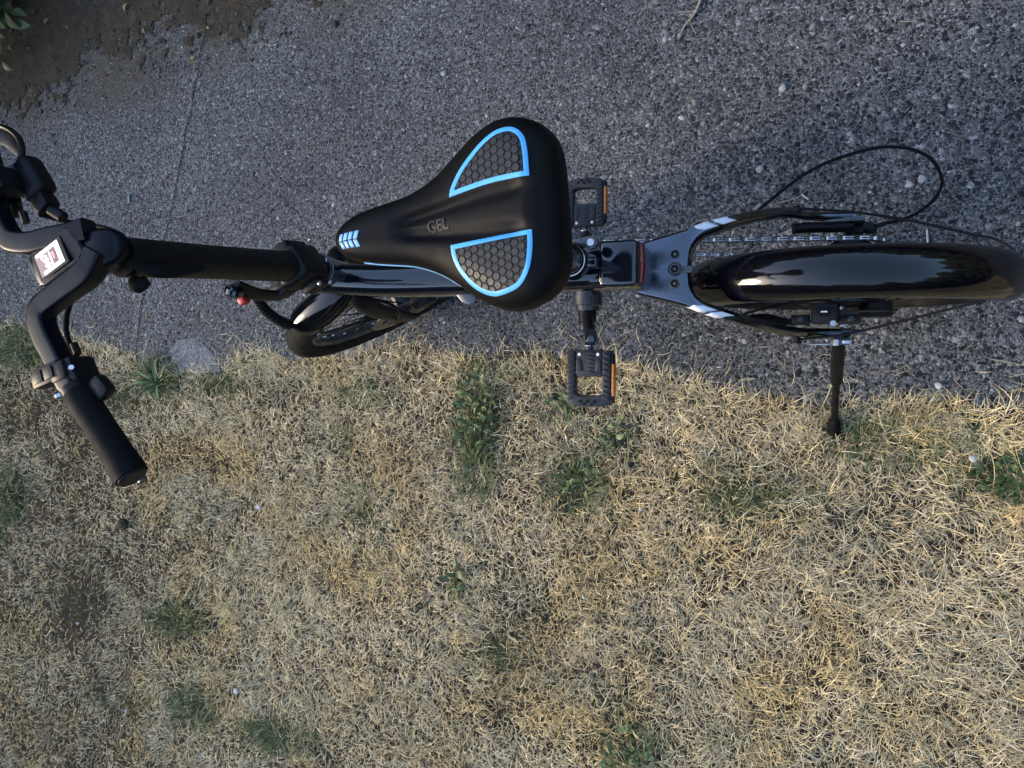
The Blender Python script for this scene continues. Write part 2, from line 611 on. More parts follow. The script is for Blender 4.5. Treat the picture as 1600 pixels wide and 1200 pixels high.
def slab(x_lo, x_hi, nx):
    """a pavement slab from its lawn edge up to y = 3, columns bent to its side joints, with a cut edge of its own"""
    ny = 150
    U = np.linspace(0, 1, nx)
    Vv = np.r_[np.linspace(0, .4, 110), np.linspace(.4, 1, 41)[1:]]
    ny = len(Vv)
    X = np.zeros((ny, nx)); Y = np.zeros((ny, nx))
    for j, v in enumerate(Vv):
        yy = -.2 + 3.2 * v
        xl = joint_x(yy) + .00025 if x_lo is None else x_lo
        xh = joint_x(yy) - .00025 if x_hi is None else x_hi
        X[j] = xl + (xh - xl) * U
    for i in range(nx):
        e = edge_y(X[0, i])
        Y[:, i] = e + (3.0 - e) * Vv
    Z = pave_z(X, Y)
    Z[0] -= .004
    top = np.stack([X, Y, Z], -1).reshape(-1, 3)
    idx = np.arange(nx * ny).reshape(ny, nx)
    F = np.stack([idx[:-1, :-1], idx[:-1, 1:], idx[1:, 1:], idx[1:, :-1]], -1).reshape(-1, 4)
    rim = np.r_[idx[0, :], idx[1:, -1], idx[-1, -2::-1], idx[-2:0:-1, 0]]
    low = top[rim].copy(); low[:, 2] = -.055
    b = len(top)
    n = len(rim)
    k = np.arange(n)
    S = np.stack([rim[k], b + k, b + (k + 1) % n, rim[(k + 1) % n]], -1)
    return big_mesh('slab', np.r_[top, low], np.r_[F, S[:, ::-1]], None, 'pave')

pav = empty('pavement', (0, 0, 0))
pav['kind'] = 'structure'
link('slab', slab(None, 6.0, 620), pav)
link('slab', slab(-6.0, None, 220), pav)
# a broken, paler corner of the concrete by the lawn
chip_poly = [(-1.678, -.121), (-1.653, -.091), (-1.592, -.086), (-1.542, -.117), (-1.514, -.153), (-1.500, -.177), (-1.576, -.183), (-1.66, -.180)]
g = prism(chip_poly, -.03, lambda x, y: .0012 + (x + 1.6) * .006, .0012)
ch = g.make('concrete_fragment', 'pave_pale', None)
tag(ch, 'pale broken corner of concrete lying between grass clumps at the pavement edge', 'concrete piece')

lawn_z = lambda x, y: -.012 + .012 * np.exp(-np.abs(np.interp(x, EX, EY) - y) / .03) + (fbm(x, y, 7, 60) - .5) * .022 + (fbm(x, y, 30, 61, 3) - .5) * .010
link('lawn_soil', plane_grid('lawn_soil', -4.6, 3.2, -4.0, .12, 460, 250, lawn_z, 'lawnsoil', lambda x, y: y < np.interp(x, EX, EY) + .02), kind='structure')

# dirt washed over the far corner of the pavement
def dirt_f(x, y):
    b = np.interp(x, [-6, -2.6, -2.412, -2.248, -2.12, -2.02, -1.85, -1.68, -1.596, -1.447, -1.306, -1.0, -.4, 6], [.5, .56, .60, .64, .69, .725, .74, .71, .745, .77, .82, .95, 1.3, 2.2])
    return (y - b) + (fbm(x, y, 9, 70) - .5) * .24 + (fbm(x, y, 45, 75, 4) - .5) * .34
def dirt_z(x, y):
    f = np.clip(dirt_f(x, y), 0, .3)
    return pave_z(x, y) + .0012 + f * .035 + (fbm(x, y, 70, 77, 3) - .5) * .006 * np.clip(f * 14, 0, 1)
link('dirt', plane_grid('dirt', -5.9, 1.6, .45, 2.98, 880, 330, dirt_z, 'dirt', lambda x, y: dirt_f(x, y) > 0), kind='structure')

# small stones standing proud of the concrete, and crumbs of soil
ICO = None
def ico():
    global ICO
    if ICO is None:
        bm = bmesh.new()
        bmesh.ops.create_icosphere(bm, subdivisions=1, radius=1)
        bm.verts.index_update()
        ICO = (np.array([v.co[:] for v in bm.verts]), np.array([[v.index for v in f.verts] for f in bm.faces]))
        bm.free()
    return ICO
def stones(name, x, y, z, r, pal, flat=(.35, .8), mat='stone', smooth=True):
    V0, F0 = ico()
    n = len(x)
    ang = rng.random(n) * 6.283
    asp = rng.uniform(.62, 1, n)
    fl = rng.uniform(*flat, n)
    J = 1 + (rng.random((n, len(V0), 1)) - .5) * .55
    P = V0[None] * J
    ca, sa = np.cos(ang)[:, None], np.sin(ang)[:, None]
    px, py, pz = P[..., 0] * r[:, None], P[..., 1] * (r * asp)[:, None], P[..., 2] * (r * fl)[:, None]
    V = np.stack([px * ca - py * sa + x[:, None], px * sa + py * ca + y[:, None], pz + z[:, None]], -1).reshape(-1, 3)
    F = (F0[None] + (np.arange(n) * len(V0))[:, None, None]).reshape(-1, 3)
    c = np.array(pal)[rng.integers(0, len(pal), n)] * rng.uniform(.7, 1.3, (n, 1))
    return big_mesh(name, V, F, np.repeat(c, len(V0), 0), mat, smooth)
PAL = [(.045, .047, .052)] * 2 + [(.065, .066, .07)] * 5 + [(.10, .098, .095)] * 4 + [(.15, .148, .14)] * 2 + [(.11, .09, .07)] * 1 + [(.22, .22, .21)] * 3 + [(.32, .32, .31)]
n = 15000
px_ = rng.uniform(-2.6, .75, n); py_ = rng.uniform(-.25, 1.25, n)
keep = (py_ > edge_y(px_) + .004) & (dirt_f(px_, py_) < .02)
px_, py_ = px_[keep], py_[keep]
rr = np.clip(rng.lognormal(math.log(.0032), .45, len(px_)), .0016, .010)
link('aggregate_stones', stones('aggregate_stones', px_, py_, pave_z(px_, py_) - rr * .18, rr, PAL, (.25, .45)), kind='stuff')
n = 5500
px_ = rng.uniform(-2.7, -.9, n); py_ = rng.uniform(.45, 1.3, n)
f = dirt_f(px_, py_)
keep = (f > -.10) & (rng.random(n) < np.clip(1.0 - np.abs(f) * 3.0, .12, 1))
px_, py_ = px_[keep], py_[keep]
rr = np.clip(rng.lognormal(math.log(.0024), .5, len(px_)), .0012, .010)
zz = np.where(dirt_f(px_, py_) > 0, dirt_z(px_, py_), pave_z(px_, py_))
link('soil_crumbs', stones('soil_crumbs', px_, py_, zz + rr * .2, rr, [(.05, .04, .029), (.07, .056, .04), (.10, .08, .055), (.08, .068, .055), (.14, .115, .08), (.12, .118, .112)], (.5, .9)), kind='stuff')

# ------------------------------------------------------------------ dry grass
GREEN = [(-.765, -.30, .06, .14), (-.52, -.40, .05, .06), (-.43, -.30, .05, .05), (-1.72, -.20, .09, .05), (-2.26, -.55, .09, .10), (-2.33, -.66, .07, .10), (-1.617, -.842, .10, .05),
         (.29, -.34, .07, .05), (-.80, -.66, .03, .05), (-1.273, -1.083, .12, .05), (-.378, -.95, .06, .06), (-1.53, -1.06, .10, .05), (-1.87, -1.08, .07, .06), (-2.30, -.10, .20, .07),
         (-2.05, -.16, .10, .05), (-.54, -.235, .04, .04), (-1.064, -.498, .05, .05), (-1.53, -.215, .10, .03), (-1.86, -.25, .08, .05), (-1.02, -.21, .08, .03), (-.70, -.80, .04, .03), (.05, -.27, .10, .02), (-.13, -.42, .12, .05), (-2.0, -.80, .15, .10)]
def greenness(x, y):
    s = np.zeros_like(x)
    for gx, gy, sx, sy in GREEN:
        s = np.maximum(s, np.exp(-((x - gx) / sx) ** 2 - ((y - gy) / sy) ** 2))
    return np.clip(s * .8 + (fbm(x, y, 9, 90) - .62) * 1.0, 0, 1)

STRAW = np.array([(.84, .70, .435), (.71, .58, .34), (.80, .68, .45), (.54, .43, .25), (.92, .80, .54), (.40, .31, .17), (.75, .60, .30)])
GRASS = np.array([(.10, .135, .045), (.14, .16, .06), (.075, .105, .035), (.19, .19, .085), (.12, .15, .075)])

def blades(name, x, y, z, L, w, az, el, droop, curl, col, nseg=4, floor=.0015):
    n = len(x)
    P = np.stack([x, y, z], 1)
    pts = [P]
    a, e = az.copy(), el.copy()
    for k in range(nseg):
        d = np.stack([np.cos(e) * np.cos(a), np.cos(e) * np.sin(a), np.sin(e)], 1)
        P = P + d * (L / nseg)[:, None]
        P[:, 2] = np.maximum(P[:, 2], z + floor * (k + 1))
        pts.append(P)
        e = e - droop / nseg
        a = a + curl / nseg
    pts = np.stack(pts, 1)
    t = np.diff(pts, axis=1, append=pts[:, -1:] * 2 - pts[:, -2:-1])
    hz = np.linalg.norm(t[..., :2], axis=-1, keepdims=True) + 1e-9
    side = np.stack([-t[..., 1], t[..., 0]], -1) / hz
    tilt = rng.uniform(-.7, .7, (n, 1, 1))
    side3 = np.concatenate([side * np.cos(tilt), np.sin(tilt) * np.ones_like(side[..., :1])], -1)
    prof = np.interp(np.linspace(0, 1, nseg + 1), [0, .3, .7, 1], [.7, 1, .75, .18])
    off = side3 * (w[:, None, None] * .5 * prof[None, :, None])
    V = np.stack([pts - off, pts + off], 2).reshape(-1, 3)
    m = (nseg + 1) * 2
    k = np.arange(nseg) * 2
    Fq = np.stack([k, k + 1, k + 3, k + 2], 1)
    F = (Fq[None] + (np.arange(n) * m)[:, None, None]).reshape(-1, 4)
    return big_mesh(name, V, F, np.repeat(col, m, 0), 'blade')

BARE = [(-.545, -.455, .022), (-.60, -.70, .05), (-1.80, -.42, .05), (-1.62, -.40, .04), (-.98, -.82, .03), (-.22, -.56, .022), (-1.95, -.78, .06), (-2.15, -.62, .05), (-.10, -.84, .03), (-.70, -.92, .04), (-1.30, -.36, .02), (-.33, -.72, .02), (.12, -.60, .02), (-1.75, -.95, .05)]
def scatter_grass(name, n, x0, x1, y0, y1, kind, k=1.0, hole=None):
    x = rng.uniform(x0, x1, n); y = rng.uniform(y0, y1, n)
    e = edge_y(x)
    gre = greenness(x, y)
    short = np.clip((-x - 1.25) / .7, 0, 1) * np.clip((e - y) / .2, 0, 1)      # the worn, thinner corner of the lawn
    worn = fbm(x, y, 4.5, 95)
    dens = np.clip(1.15 - short * .35 - np.clip(worn - .56, 0, 1) * 2.6, .25, 1)
    ok = np.ones(n, bool) if hole is None else ~((x > hole[0]) & (x < hole[1]) & (y > hole[2]))
    ok &= (y < e + .004) & (rng.random(n) < dens)
    for bx_, by_, br_ in BARE:
        ok &= rng.random(n) > .5 * np.exp(-((x - bx_) ** 2 + (y - by_) ** 2) / br_ ** 2)
    ok &= np.hypot(x + .002, y + .274) > .022            # the stand's foot presses the turf down
    if kind == 'green':
        ok &= rng.random(n) < gre * 1.1
    x, y, gre, short, worn, e = x[ok], y[ok], gre[ok], short[ok], worn[ok], e[ok]
    n = len(x)
    z = lawn_z(x, y) - .001
    near = np.exp(-(e - y) / .06)
    clump = fbm(x, y, 16, 97, 3)
    long = np.clip((x + .6) / .9, 0, 1)
    L = np.clip(rng.lognormal(math.log(.021), .42, n), .008, .07) * (1 - .38 * short) * (.75 + .6 * clump) * (1 + .22 * near + .30 * long)
    w = rng.uniform(.0007, .0015, n)
    flow = (fbm(x, y, 6, 99, 3) - .5) * 14
    az = np.where(rng.random(n) < .62, flow + rng.normal(0, .9, n), rng.uniform(0, 6.283, n))
    az = np.where(rng.random(n) < near * .42, math.pi / 2 + rng.normal(0, .55, n), az)
    el = np.clip(rng.normal(.85, .4, n), .08, 1.45)
    droop = rng.uniform(.3, 2.3, n)
    curl = rng.normal(0, .85, n)
    bw = np.array([2.2, 2, 2, 1.5, 1.6, 1.0, 1.0]); bw /= bw.sum()
    col = STRAW[rng.choice(len(STRAW), n, p=bw)].copy()
    tone = fbm(x, y, 5, 101, 3)[:, None]
    col *= .86 + .36 * tone
    yel = np.clip((fbm(x, y, 7.5, 104, 3) - .5) * 4, 0, 1)[:, None]
    col = col * (1 - yel) + col * np.array([1.04, .95, .74]) * yel
    isg = (rng.random(n) < np.clip(gre * 1.15, 0, .92)) if kind != 'green' else np.ones(n, bool)
    gc = GRASS[rng.integers(0, len(GRASS), n)]
    col = np.where(isg[:, None], gc, col) * rng.uniform(.72, 1.22, (n, 1))
    if kind == 'green':
        L *= 1.35; w *= 1.25
    L, w = L * k, w * k
    if kind == 'thatch':
        el = np.clip(rng.normal(.08, .12, n), -.05, .4); droop *= .25; z = z + rng.uniform(.001, .006, n); L *= .8
        col *= np.array([.86, .82, .78])
    return link(name, blades(name, x, y, z, L, w, az, el, droop, curl, col, 3 if kind == 'thatch' else 4), kind='stuff')

scatter_grass('grass_thatch', 110000, -2.95, .75, -1.85, .02, 'thatch')
scatter_grass('dry_grass', 225000, -2.95, .75, -1.85, .02, 'straw')
scatter_grass('lawn_beyond', 150000, -4.6, 3.2, -4.0, .1, 'straw', 2.0, (-2.93, .73, -1.83))
scatter_grass('green_grass', 60000, -2.95, .75, -1.85, .02, 'green')

# golden bunches that stand up out of the mat, most of them along the concrete
nb = 110
bx0 = rng.uniform(-1.5, .5, nb)
by0 = np.where(rng.random(nb) < .45, edge_y(bx0) - rng.uniform(.01, .07, nb), edge_y(bx0) - rng.uniform(.05, .85, nb))
per = rng.integers(15, 50, nb)
ib = np.repeat(np.arange(nb), per)
n = len(ib)
rad_ = rng.uniform(.015, .050, nb)[ib] * np.sqrt(rng.random(n)); ang_ = rng.random(n) * 6.283
x, y = bx0[ib] + rad_ * np.cos(ang_), by0[ib] + rad_ * np.sin(ang_)
lean_ = rng.uniform(0, 6.283, nb)[ib]
gold = np.array([(.80, .66, .36), (.86, .75, .46), (.66, .52, .26), (.74, .65, .42)])[rng.integers(0, 4, n)] * rng.uniform(.7, 1.15, (n, 1)) * rng.uniform(.8, 1.1, nb)[ib][:, None]
link('straw_bunches', blades('straw_bunches', x, y, lawn_z(x, y), rng.uniform(.020, .044, n) * rng.uniform(.7, 1.15, nb)[ib], rng.uniform(.0009, .0017, n), np.where(rng.random(n) < .75, lean_ + rng.normal(0, .6, n), ang_ + rng.normal(0, .9, n)), rng.uniform(.4, 1.35, n), rng.uniform(.3, 1.7, n), rng.normal(0, .7, n), gold, 5), kind='stuff')

# loose straws fallen on the concrete beside the lawn
n = 700
x = rng.uniform(-2.5, .6, n); y = edge_y(x) + rng.exponential(.035, n) + .002
ok = y < .35
x, y = x[ok], y[ok]; n = len(x)
col = STRAW[rng.integers(0, len(STRAW), n)] * rng.uniform(.55, 1.0, (n, 1))
link('loose_straw', blades('loose_straw', x, y, pave_z(x, y) + .003, rng.uniform(.01, .045, n), rng.uniform(.0007, .0014, n), rng.uniform(0, 6.283, n), rng.uniform(-.02, .2, n), rng.uniform(0, .4, n), rng.normal(0, 1.0, n), col, 4), kind='stuff')

# ------------------------------------------------------------------ the bicycle
# bike space: x rearwards, y to its right, z up; the origin is where the rear tyre stands, and the whole leans 5 degrees onto its stand
LEAN = R(5)
bike = empty('electric_bicycle', (0, 0, 0), (LEAN, 0, 0))
tag(bike, 'black folding electric bicycle with blue trimmed saddle leaning on its stand', 'bicycle')
X3, Y3, Z3 = Vector((1, 0, 0)), Vector((0, 1, 0)), Vector((0, 0, 1))

# --- frame: main tube, seat tube, box behind the seat tube
def rrect(c, t, wx, wz, rad, n=5, tip=(0, 0, 1)):
    """rounded rectangle ring across direction t"""
    t = Vector(t).normalized(); s = t.cross(Vector(tip)).normalized(); u = s.cross(t)
    pts = []
    for cx, cz, a0 in ((1, 1, 0), (-1, 1, 90), (-1, -1, 180), (1, -1, 270)):
        for k in range(n + 1):
            a = R(a0 + 90 * k / n)
            pts.append(Vector(c) + s * (cx * (wx / 2 - rad) + rad * math.cos(a)) + u * (cz * (wz / 2 - rad) + rad * math.sin(a)))
    return pts
mt = smooth_path([(-.800, -.008, .606), (-.785, -.010, .606), (-.66, -.016, .586), (-.50, -.011, .562), (-.33, -.002, .530)], 8)
ws = np.interp(range(len(mt)), [0, 8, 18, len(mt) - 1], [.046, .047, .050, .062])
hs = np.interp(range(len(mt)), [0, 8, 18, len(mt) - 1], [.060, .066, .072, .076])
g = loft([rrect(p, (mt[min(i + 1, len(mt) - 1)] - mt[max(i - 1, 0)]), ws[i], hs[i], .021) for i, p in enumerate(mt)])
frame = g.make('frame', 'gloss', bike, angle=50)
# teardrop catch plate of the frame hinge, and the hinge line round the tube
poly = [(-.566, -.026), (-.556, -.040), (-.548, -.050), (-.538, -.0545), (-.528, -.0525), (-.5235, -.045), (-.526, -.037), (-.534, -.031), (-.545, -.026)]
prism(poly, .574, .581, .0015).make('fold_latch', 'satin', frame)
g = loft([rrect(p, (1, .02, -.17), .0535, .0755, .022) for p in ((-.528, -.0125, .566), (-.521, -.0122, .565))])
g.make('hinge_collar', 'gloss', frame)
box((-.545, .027, .575), (.05, .012, .03), .004).make('fold_hinge', 'satin', frame)
g = cyl((-.436, 0, .20), (-.372, .003, .560), .026, 24)
g.make('seat_tube', 'gloss', frame)
g = cyl((-.4255, -.042, .3024), (-.4255, .042, .3024), .027, 28, bev=.002)
g.merge(cyl((-.4255, -.050, .3024), (-.4255, -.041, .3024), .022, 24))
g.make('bottom_bracket', 'satin', frame)
bx = box((-.3095, .0, .520), (.056, .0665, .108), .007, seg=4)
rear_box = bx.make('rear_box', 'gloss', frame)
box((-.352, .0, .545), (.05, .058, .05), .008, seg=3).make('seat_tube_gusset', 'gloss', frame)
# tail light across the back of the box
g = tube([(-.2785, -.0275, .556), (-.2765, 0, .557), (-.2785, .0265, .556)], (.0045, .011), 14, 8, power=2.6)
tl = g.make('tail_light', 'redlens', bike)
box((-.282, 0, .553), (.006, .060, .030), .002).make('light_housing', 'plastic', tl)

# --- rear yoke and stays in one casting
secL = [(-.300, 0, -.037, .478, .050), (-.25, 0, -.050, .476, .050), (-.2265, 0, -.0565, .473, .046), (-.2245, -.018, -.0575, .4725, .045), (-.221, -.030, -.0590, .472, .043), (-.214, -.041, -.0620, .470, .041),
        (-.204, -.0485, -.0660, .466, .038), (-.187, -.0545, -.0715, .456, .036), (-.160, -.0635, -.0795, .436, .033), (-.128, -.072, -.0885, .405, .031), (-.099, -.079, -.0955, .366, .029), (-.081, -.0820, -.0980, .335, .027), (-.067, -.0830, -.0985, .308, .026),
        (-.053, -.0835, -.0985, .288, .026), (-.02, -.0835, -.0985, .272, .026), (.012, -.0835, -.0975, .267, .026)]
secR = [(x, 0 if abs(yi) < .006 else -yi + .002 + .010 * max(0, min(1, (x + .19) / .11)), -yo + .004 + .006 * max(0, min(1, (x + .19) / .11)), z, h) for x, yi, yo, z, h in secL]
def stay(sec):
    rings = []
    for x, yi, yo, z, h in sec:
        s = -1 if yo < 0 else 1
        tb = max(0, min(1, (x + .20) / .05))          # the flat yoke turns into round tube
        r = min(.0055 + .0030 * tb, abs(yo - yi) * (.3 + .16 * tb))
        ri = r if abs(yi) > .012 else .0004
        rings.append([Vector((x, yi, z - h + ri)), Vector((x, yi, z - ri)), Vector((x, yi + s * ri * .3, z - ri * .3)), Vector((x, yi + s * ri, z)),
                      Vector((x, yo - s * r, z)), Vector((x, yo - s * r * .3, z - r * .3)), Vector((x, yo, z - r)),
                      Vector((x, yo, z - h + r)), Vector((x, yo - s * r, z - h)), Vector((x, yi + s * ri, z - h))])
    return loft(rings)
sw = stay(secL).merge(stay(secR)).make('rear_yoke', 'yoke', bike, angle=45)
def sec_at(sec, x):
    xs = [s[0] for s in sec]
    return [np.interp(x, xs, [s[k] for s in sec]) for k in range(1, 5)]
def stripe(sec, side, x0, x1, slant):
    """tape band across the top of a stay and down its outer face"""
    rows = []
    for k in range(7):
        a = k / 6
        row = []
        for j in range(4):
            xx = x0 + (x1 - x0) * j / 3 + slant * a
            yi, yo, z, h = sec_at(sec, xx)
            s = -1 if yo < 0 else 1
            if a < .55:
                q = a / .55
                row.append(Vector((xx, yi + (yo - yi) * (.34 + .42 * q), z + .0006)))
            elif a < .7:
                row.append(Vector((xx, yo - s * .0012, z - .0012)))
            else:
                row.append(Vector((xx, yo + s * .0006, z - .006 - (a - .7) / .3 * .012)))
        rows.append(row)
    v = [p for r in rows for p in r]
    f = [[i * 4 + j, i * 4 + j + 1, i * 4 + j + 5, i * 4 + j + 4] for i in range(6) for j in range(3)]
    o = link('white_stripe', mesh('white_stripe', v, f, 'white', True, True), sw)
    so_ = o.modifiers.new('solid', 'SOLIDIFY'); so_.thickness = .0004; so_.offset = 1
stripe(secL, -1, -.203, -.183, -.028)
stripe(secL, -1, -.177, -.159, -.028)
stripe(secR, 1, -.203, -.183, -.022)
stripe(secR, 1, -.177, -.158, -.022)
for by in (.022, 0, -.022):
    g = cyl((-.244, by, .474), (-.244, by, .4775), .0062, 20)
    g.merge(ring((-.244, by, .4772), (0, 0, 1), .0048, .0013, 20, 6))
    b = g.make('yoke_bolt', 'matte', sw)
    ring((-.244, by, .4772), (0, 0, 1), .0066, .0009, 24, 6).make('bolt_rim', 'disc', sw)
    cyl((-.244, by, .4774), (-.244, by, .4780), .0022, 6).make('bolt_socket', 'disc', sw)
g = ring((-.244, 0, .4765), (0, 0, 1), .0095, .0012, 24, 6).make('bolt_washer', 'satin', sw)
box((-.229, -.001, .4745), (.022, .010, .003), .001).make('fender_tab', 'satin', sw)
# dropouts
for s, yy in ((-1, -.089), (1, .0955)):
    prism([(-.03, yy - .004), (.030, yy - .004), (.030, yy + .004), (-.03, yy + .004)], .222, .268, .002).make('dropout', 'satin', sw)

# --- wheels
def tyre_mesh(c, axis, fwd, Rm, rx, ry, tread):
    c, t = Vector(c), Vector(axis).normalized()
    f = Vector(fwd).normalized(); u = t.cross(f).normalized()
    n, m = 240, 26
    rings = []
    for i in range(n):
        a = 2 * math.pi * i / n
        d = f * math.cos(a) + u * math.sin(a)
        r_ = []
        for j in range(m):
            b = 2 * math.pi * j / m
            k = 1.0
            cb, sb = math.cos(b), math.sin(b)
            if tread and cb > -.15:
                ph = (i + abs(sb) * 9) % 8
                if ph < 1.6 and abs(sb) > .12:
                    k = .955
                if abs(abs(sb) - .30) < .09:
                    k = .965
            r_.append(c + d * (Rm + rx * cb * k) + t * (ry * sb * k))
        rings.append(r_)
    return loft(rings, wrap=True)

def wheel(root, name, c, axis, fwd, nsp, hub_r, hub_w, disc_side):
    c, t, f = Vector(c), Vector(axis).normalized(), Vector(fwd).normalized()
    f = (f - t * f.dot(t)).normalized()
    u = t.cross(f).normalized()
    w = empty(name, (0, 0, 0)); w.parent = root
    tyre_mesh(c, t, f, .2195, .0250, .0265, True).make('tyre', 'tyre', w, angle=60)
    n = 72
    prof = [(r_ + .007, q_ * .8) for r_, q_ in ((.186, -.017), (.183, -.012), (.180, 0), (.183, .012), (.186, .017), (.197, .018), (.197, .0155), (.190, .013), (.188, 0), (.190, -.013), (.197, -.0155), (.197, -.018))]
    rings = []
    for i in range(n):
        a = 2 * math.pi * i / n
        d = f * math.cos(a) + u * math.sin(a)
        rings.append([c + d * r + t * q for r, q in prof])
    loft(rings, wrap=True).make('rim', 'satin', w, angle=40)
    g = cyl(c - t * hub_w / 2, c + t * hub_w / 2, hub_r, 32, bev=.004)
    for s in (-1, 1):
        g.merge(cyl(c + t * (s * hub_w * .36), c + t * (s * hub_w * .44), hub_r + .008, 32, bev=.001))
    g.make('hub', 'darksteel', w)
    g = cyl(c - t * .068, c + t * .068, .006, 14)
    for s in (-1, 1):
        g.merge(cyl(c + t * (s * .058), c + t * (s * .066), .010, 6))
    g.make('axle', 'steel', w)
    sp_me = np_me = None
    for i in range(nsp):
        a = 2 * math.pi * i / nsp
        s = -1 if i % 2 else 1
        skew = R(22) * (1 if (i // 2) % 2 else -1)
        p0 = c + (f * math.cos(a + skew) + u * math.sin(a + skew)) * (hub_r + .005) + t * (s * hub_w * .40)
        p1 = c + (f * math.cos(a) + u * math.sin(a)) * .187
        d = p1 - p0
        if sp_me is None:
            L0 = d.length
            gg = cyl((0, 0, 0), (0, 0, 1), .0016, 6)
            sp_me = mesh('spoke', gg.v, gg.f, 'spoke', True, True)
            gg = cyl((0, 0, -.011), (0, 0, .001), .0019, 8)
            np_me = mesh('nipple', gg.v, gg.f, 'steel', True, True)
        q = d.to_track_quat('Z', 'Y').to_matrix().to_4x4()
        o = link('spoke', sp_me, w); o.matrix_local = Matrix.Translation(p0) @ q @ Matrix.Diagonal((1, 1, d.length, 1))
        o = link('nipple', np_me, w); o.matrix_local = Matrix.Translation(p1) @ q
    # slotted disc
    if disc_side:
        dc = c + t * disc_side
        nr = 48
        v, ff = [], []
        for z in (-.0009, .0009):
            for rr in (.046, .058, .066, .080):
                for i in range(nr):
                    a = 2 * math.pi * i / nr
                    v.append(dc + (f * math.cos(a) + u * math.sin(a)) * rr + t * z)
        L = 4 * nr
        for k in range(3):
            for i in range(nr):
                if k == 0 and i % 8 > 2:
                    continue
                if k == 1 and i % 4 == 1:
                    continue
                a, b, c2, d = k * nr + i, k * nr + (i + 1) % nr, (k + 1) * nr + (i + 1) % nr, (k + 1) * nr + i
                ff += [[a, b, c2, d], [L + d, L + c2, L + b, L + a]]
        for k in (0, 3):
            for i in range(nr):
                a, b = k * nr + i, k * nr + (i + 1) % nr
                ff.append([a, L + a, L + b, b])
        link('brake_disc', mesh('brake_disc', v, ff, 'disc', False, False), w)
        cyl(dc - t * .003, dc + t * .003, .047, 30).make('disc_carrier', 'darksteel', w)
    return w
RWC = Vector((0, -.012, .244))
wheel(bike, 'rear_wheel', RWC, (0, 1, 0), (-1, 0, 0), 24, .058, .070, -.046)

def fender(root, name, c, axis, fwd, r, hw, a0, a1, mat='mudguard', n=44, skirt=.026):
    c, t, f = Vector(c), Vector(axis).normalized(), Vector(fwd).normalized()
    f = (f - t * f.dot(t)).normalized()
    u = t.cross(f)
    if u.z < 0:
        u = -u
    prof = [(math.sin(R(a_)) / math.sin(R(86)), -.0165 + .0300 * math.cos(R(a_))) for a_ in range(-86, 87, 12)]
    prof = [(-1.0, -skirt)] + prof + [(1.0, -skirt)]
    rings = []
    for i in range(n + 1):
        a = R(a0 + (a1 - a0) * i / n)
        d = u * math.cos(a) - f * math.sin(a)
        end = min(i, n - i) / 3
        k = math.sqrt(max(0.0, 1 - (1 - min(1, end)) ** 2)) * .45 + .55 if end < 1 else 1
        outer = [c + d * (r + q) + t * (p * hw * k) for p, q in prof]
        inner = [c + d * (r + q - .0016) + t * (p * hw * k * .965) for p, q in prof][::-1]
        rings.append(outer + inner)
    return loft(rings).make(name, mat, root, angle=50)
fr = fender(bike, 'rear_fender', RWC + Vector((0, .0, 0)), (0, 1, 0), (-1, 0, 0), .2515, .0375, -84, 74)
cyl((.2335, -.011, .330), (.238, -.011, .326), .004, 12).make('stay_bolt', 'steel', fr)
st = [(-.075, .110, .310), (.008, .102, .294), (.091, .0845, .290), (.18, .056, .298), (.208, .047, .302), (.230, .026, .310), (.2405, .000, .313), (.2385, -.020, .312), (.222, -.036, .309), (.195, -.0445, .302), (.130, -.0615, .291), (.012, -.0915, .281), (-.071, -.1025, .288)]
o = tube(st, .0022, 8, 6).make('fender_stay', 'plastic', bike)
for p in ((-.075, .110, .300), (-.071, -.1025, .288)):
    cyl(Vector(p) + Vector((0, -.006, 0)), Vector(p) + Vector((0, .006, 0)), .006, 12, bev=.001).make('stay_end_bolt', 'matte', o)

# --- saddle
SW_U=[0,.003,.008,.016,.026,.045,.07,.095,.117,.133,.155,.175,.194,.21,.23,.244,.254,.260,.2625,.263]
SW_W=[0,.009,.0145,.0195,.0235,.0285,.0325,.0365,.0455,.055,.0725,.0865,.0945,.0965,.0925,.085,.0745,.0625,.050,.0]
def saddle_outline(n=120):
    U=np.array(SW_U);W=np.array(SW_W)
    up=np.stack([U,W],1);lo=np.stack([U[::-1],-W[::-1]],1)[1:-1]
    P=np.concatenate([up,lo]);
    # corner-cut smoothing then resample
    for _ in range(2):
        Q=np.empty((len(P)*2,2));Nx=np.roll(P,-1,0);Q[0::2]=.75*P+.25*Nx;Q[1::2]=.25*P+.75*Nx;P=Q
    C=np.concatenate([P,P[:1]]);s=np.r_[0,np.cumsum(np.linalg.norm(np.diff(C,axis=0),axis=1))]
    t=np.linspace(0,s[-1],n,endpoint=False)
    return np.stack([np.interp(t,s,C[:,0]),np.interp(t,s,C[:,1])],1)
_OUT=saddle_outline(160)
def edge_dist(P):
    A=_OUT;B=np.roll(_OUT,-1,0);d=np.full(len(P),9.)
    for a,b in zip(A,B):
        ab=b-a;t=np.clip(((P-a)@ab)/(ab@ab+1e-12),0,1);d=np.minimum(d,np.linalg.norm(P-(a+t[:,None]*ab),axis=1))
    return d
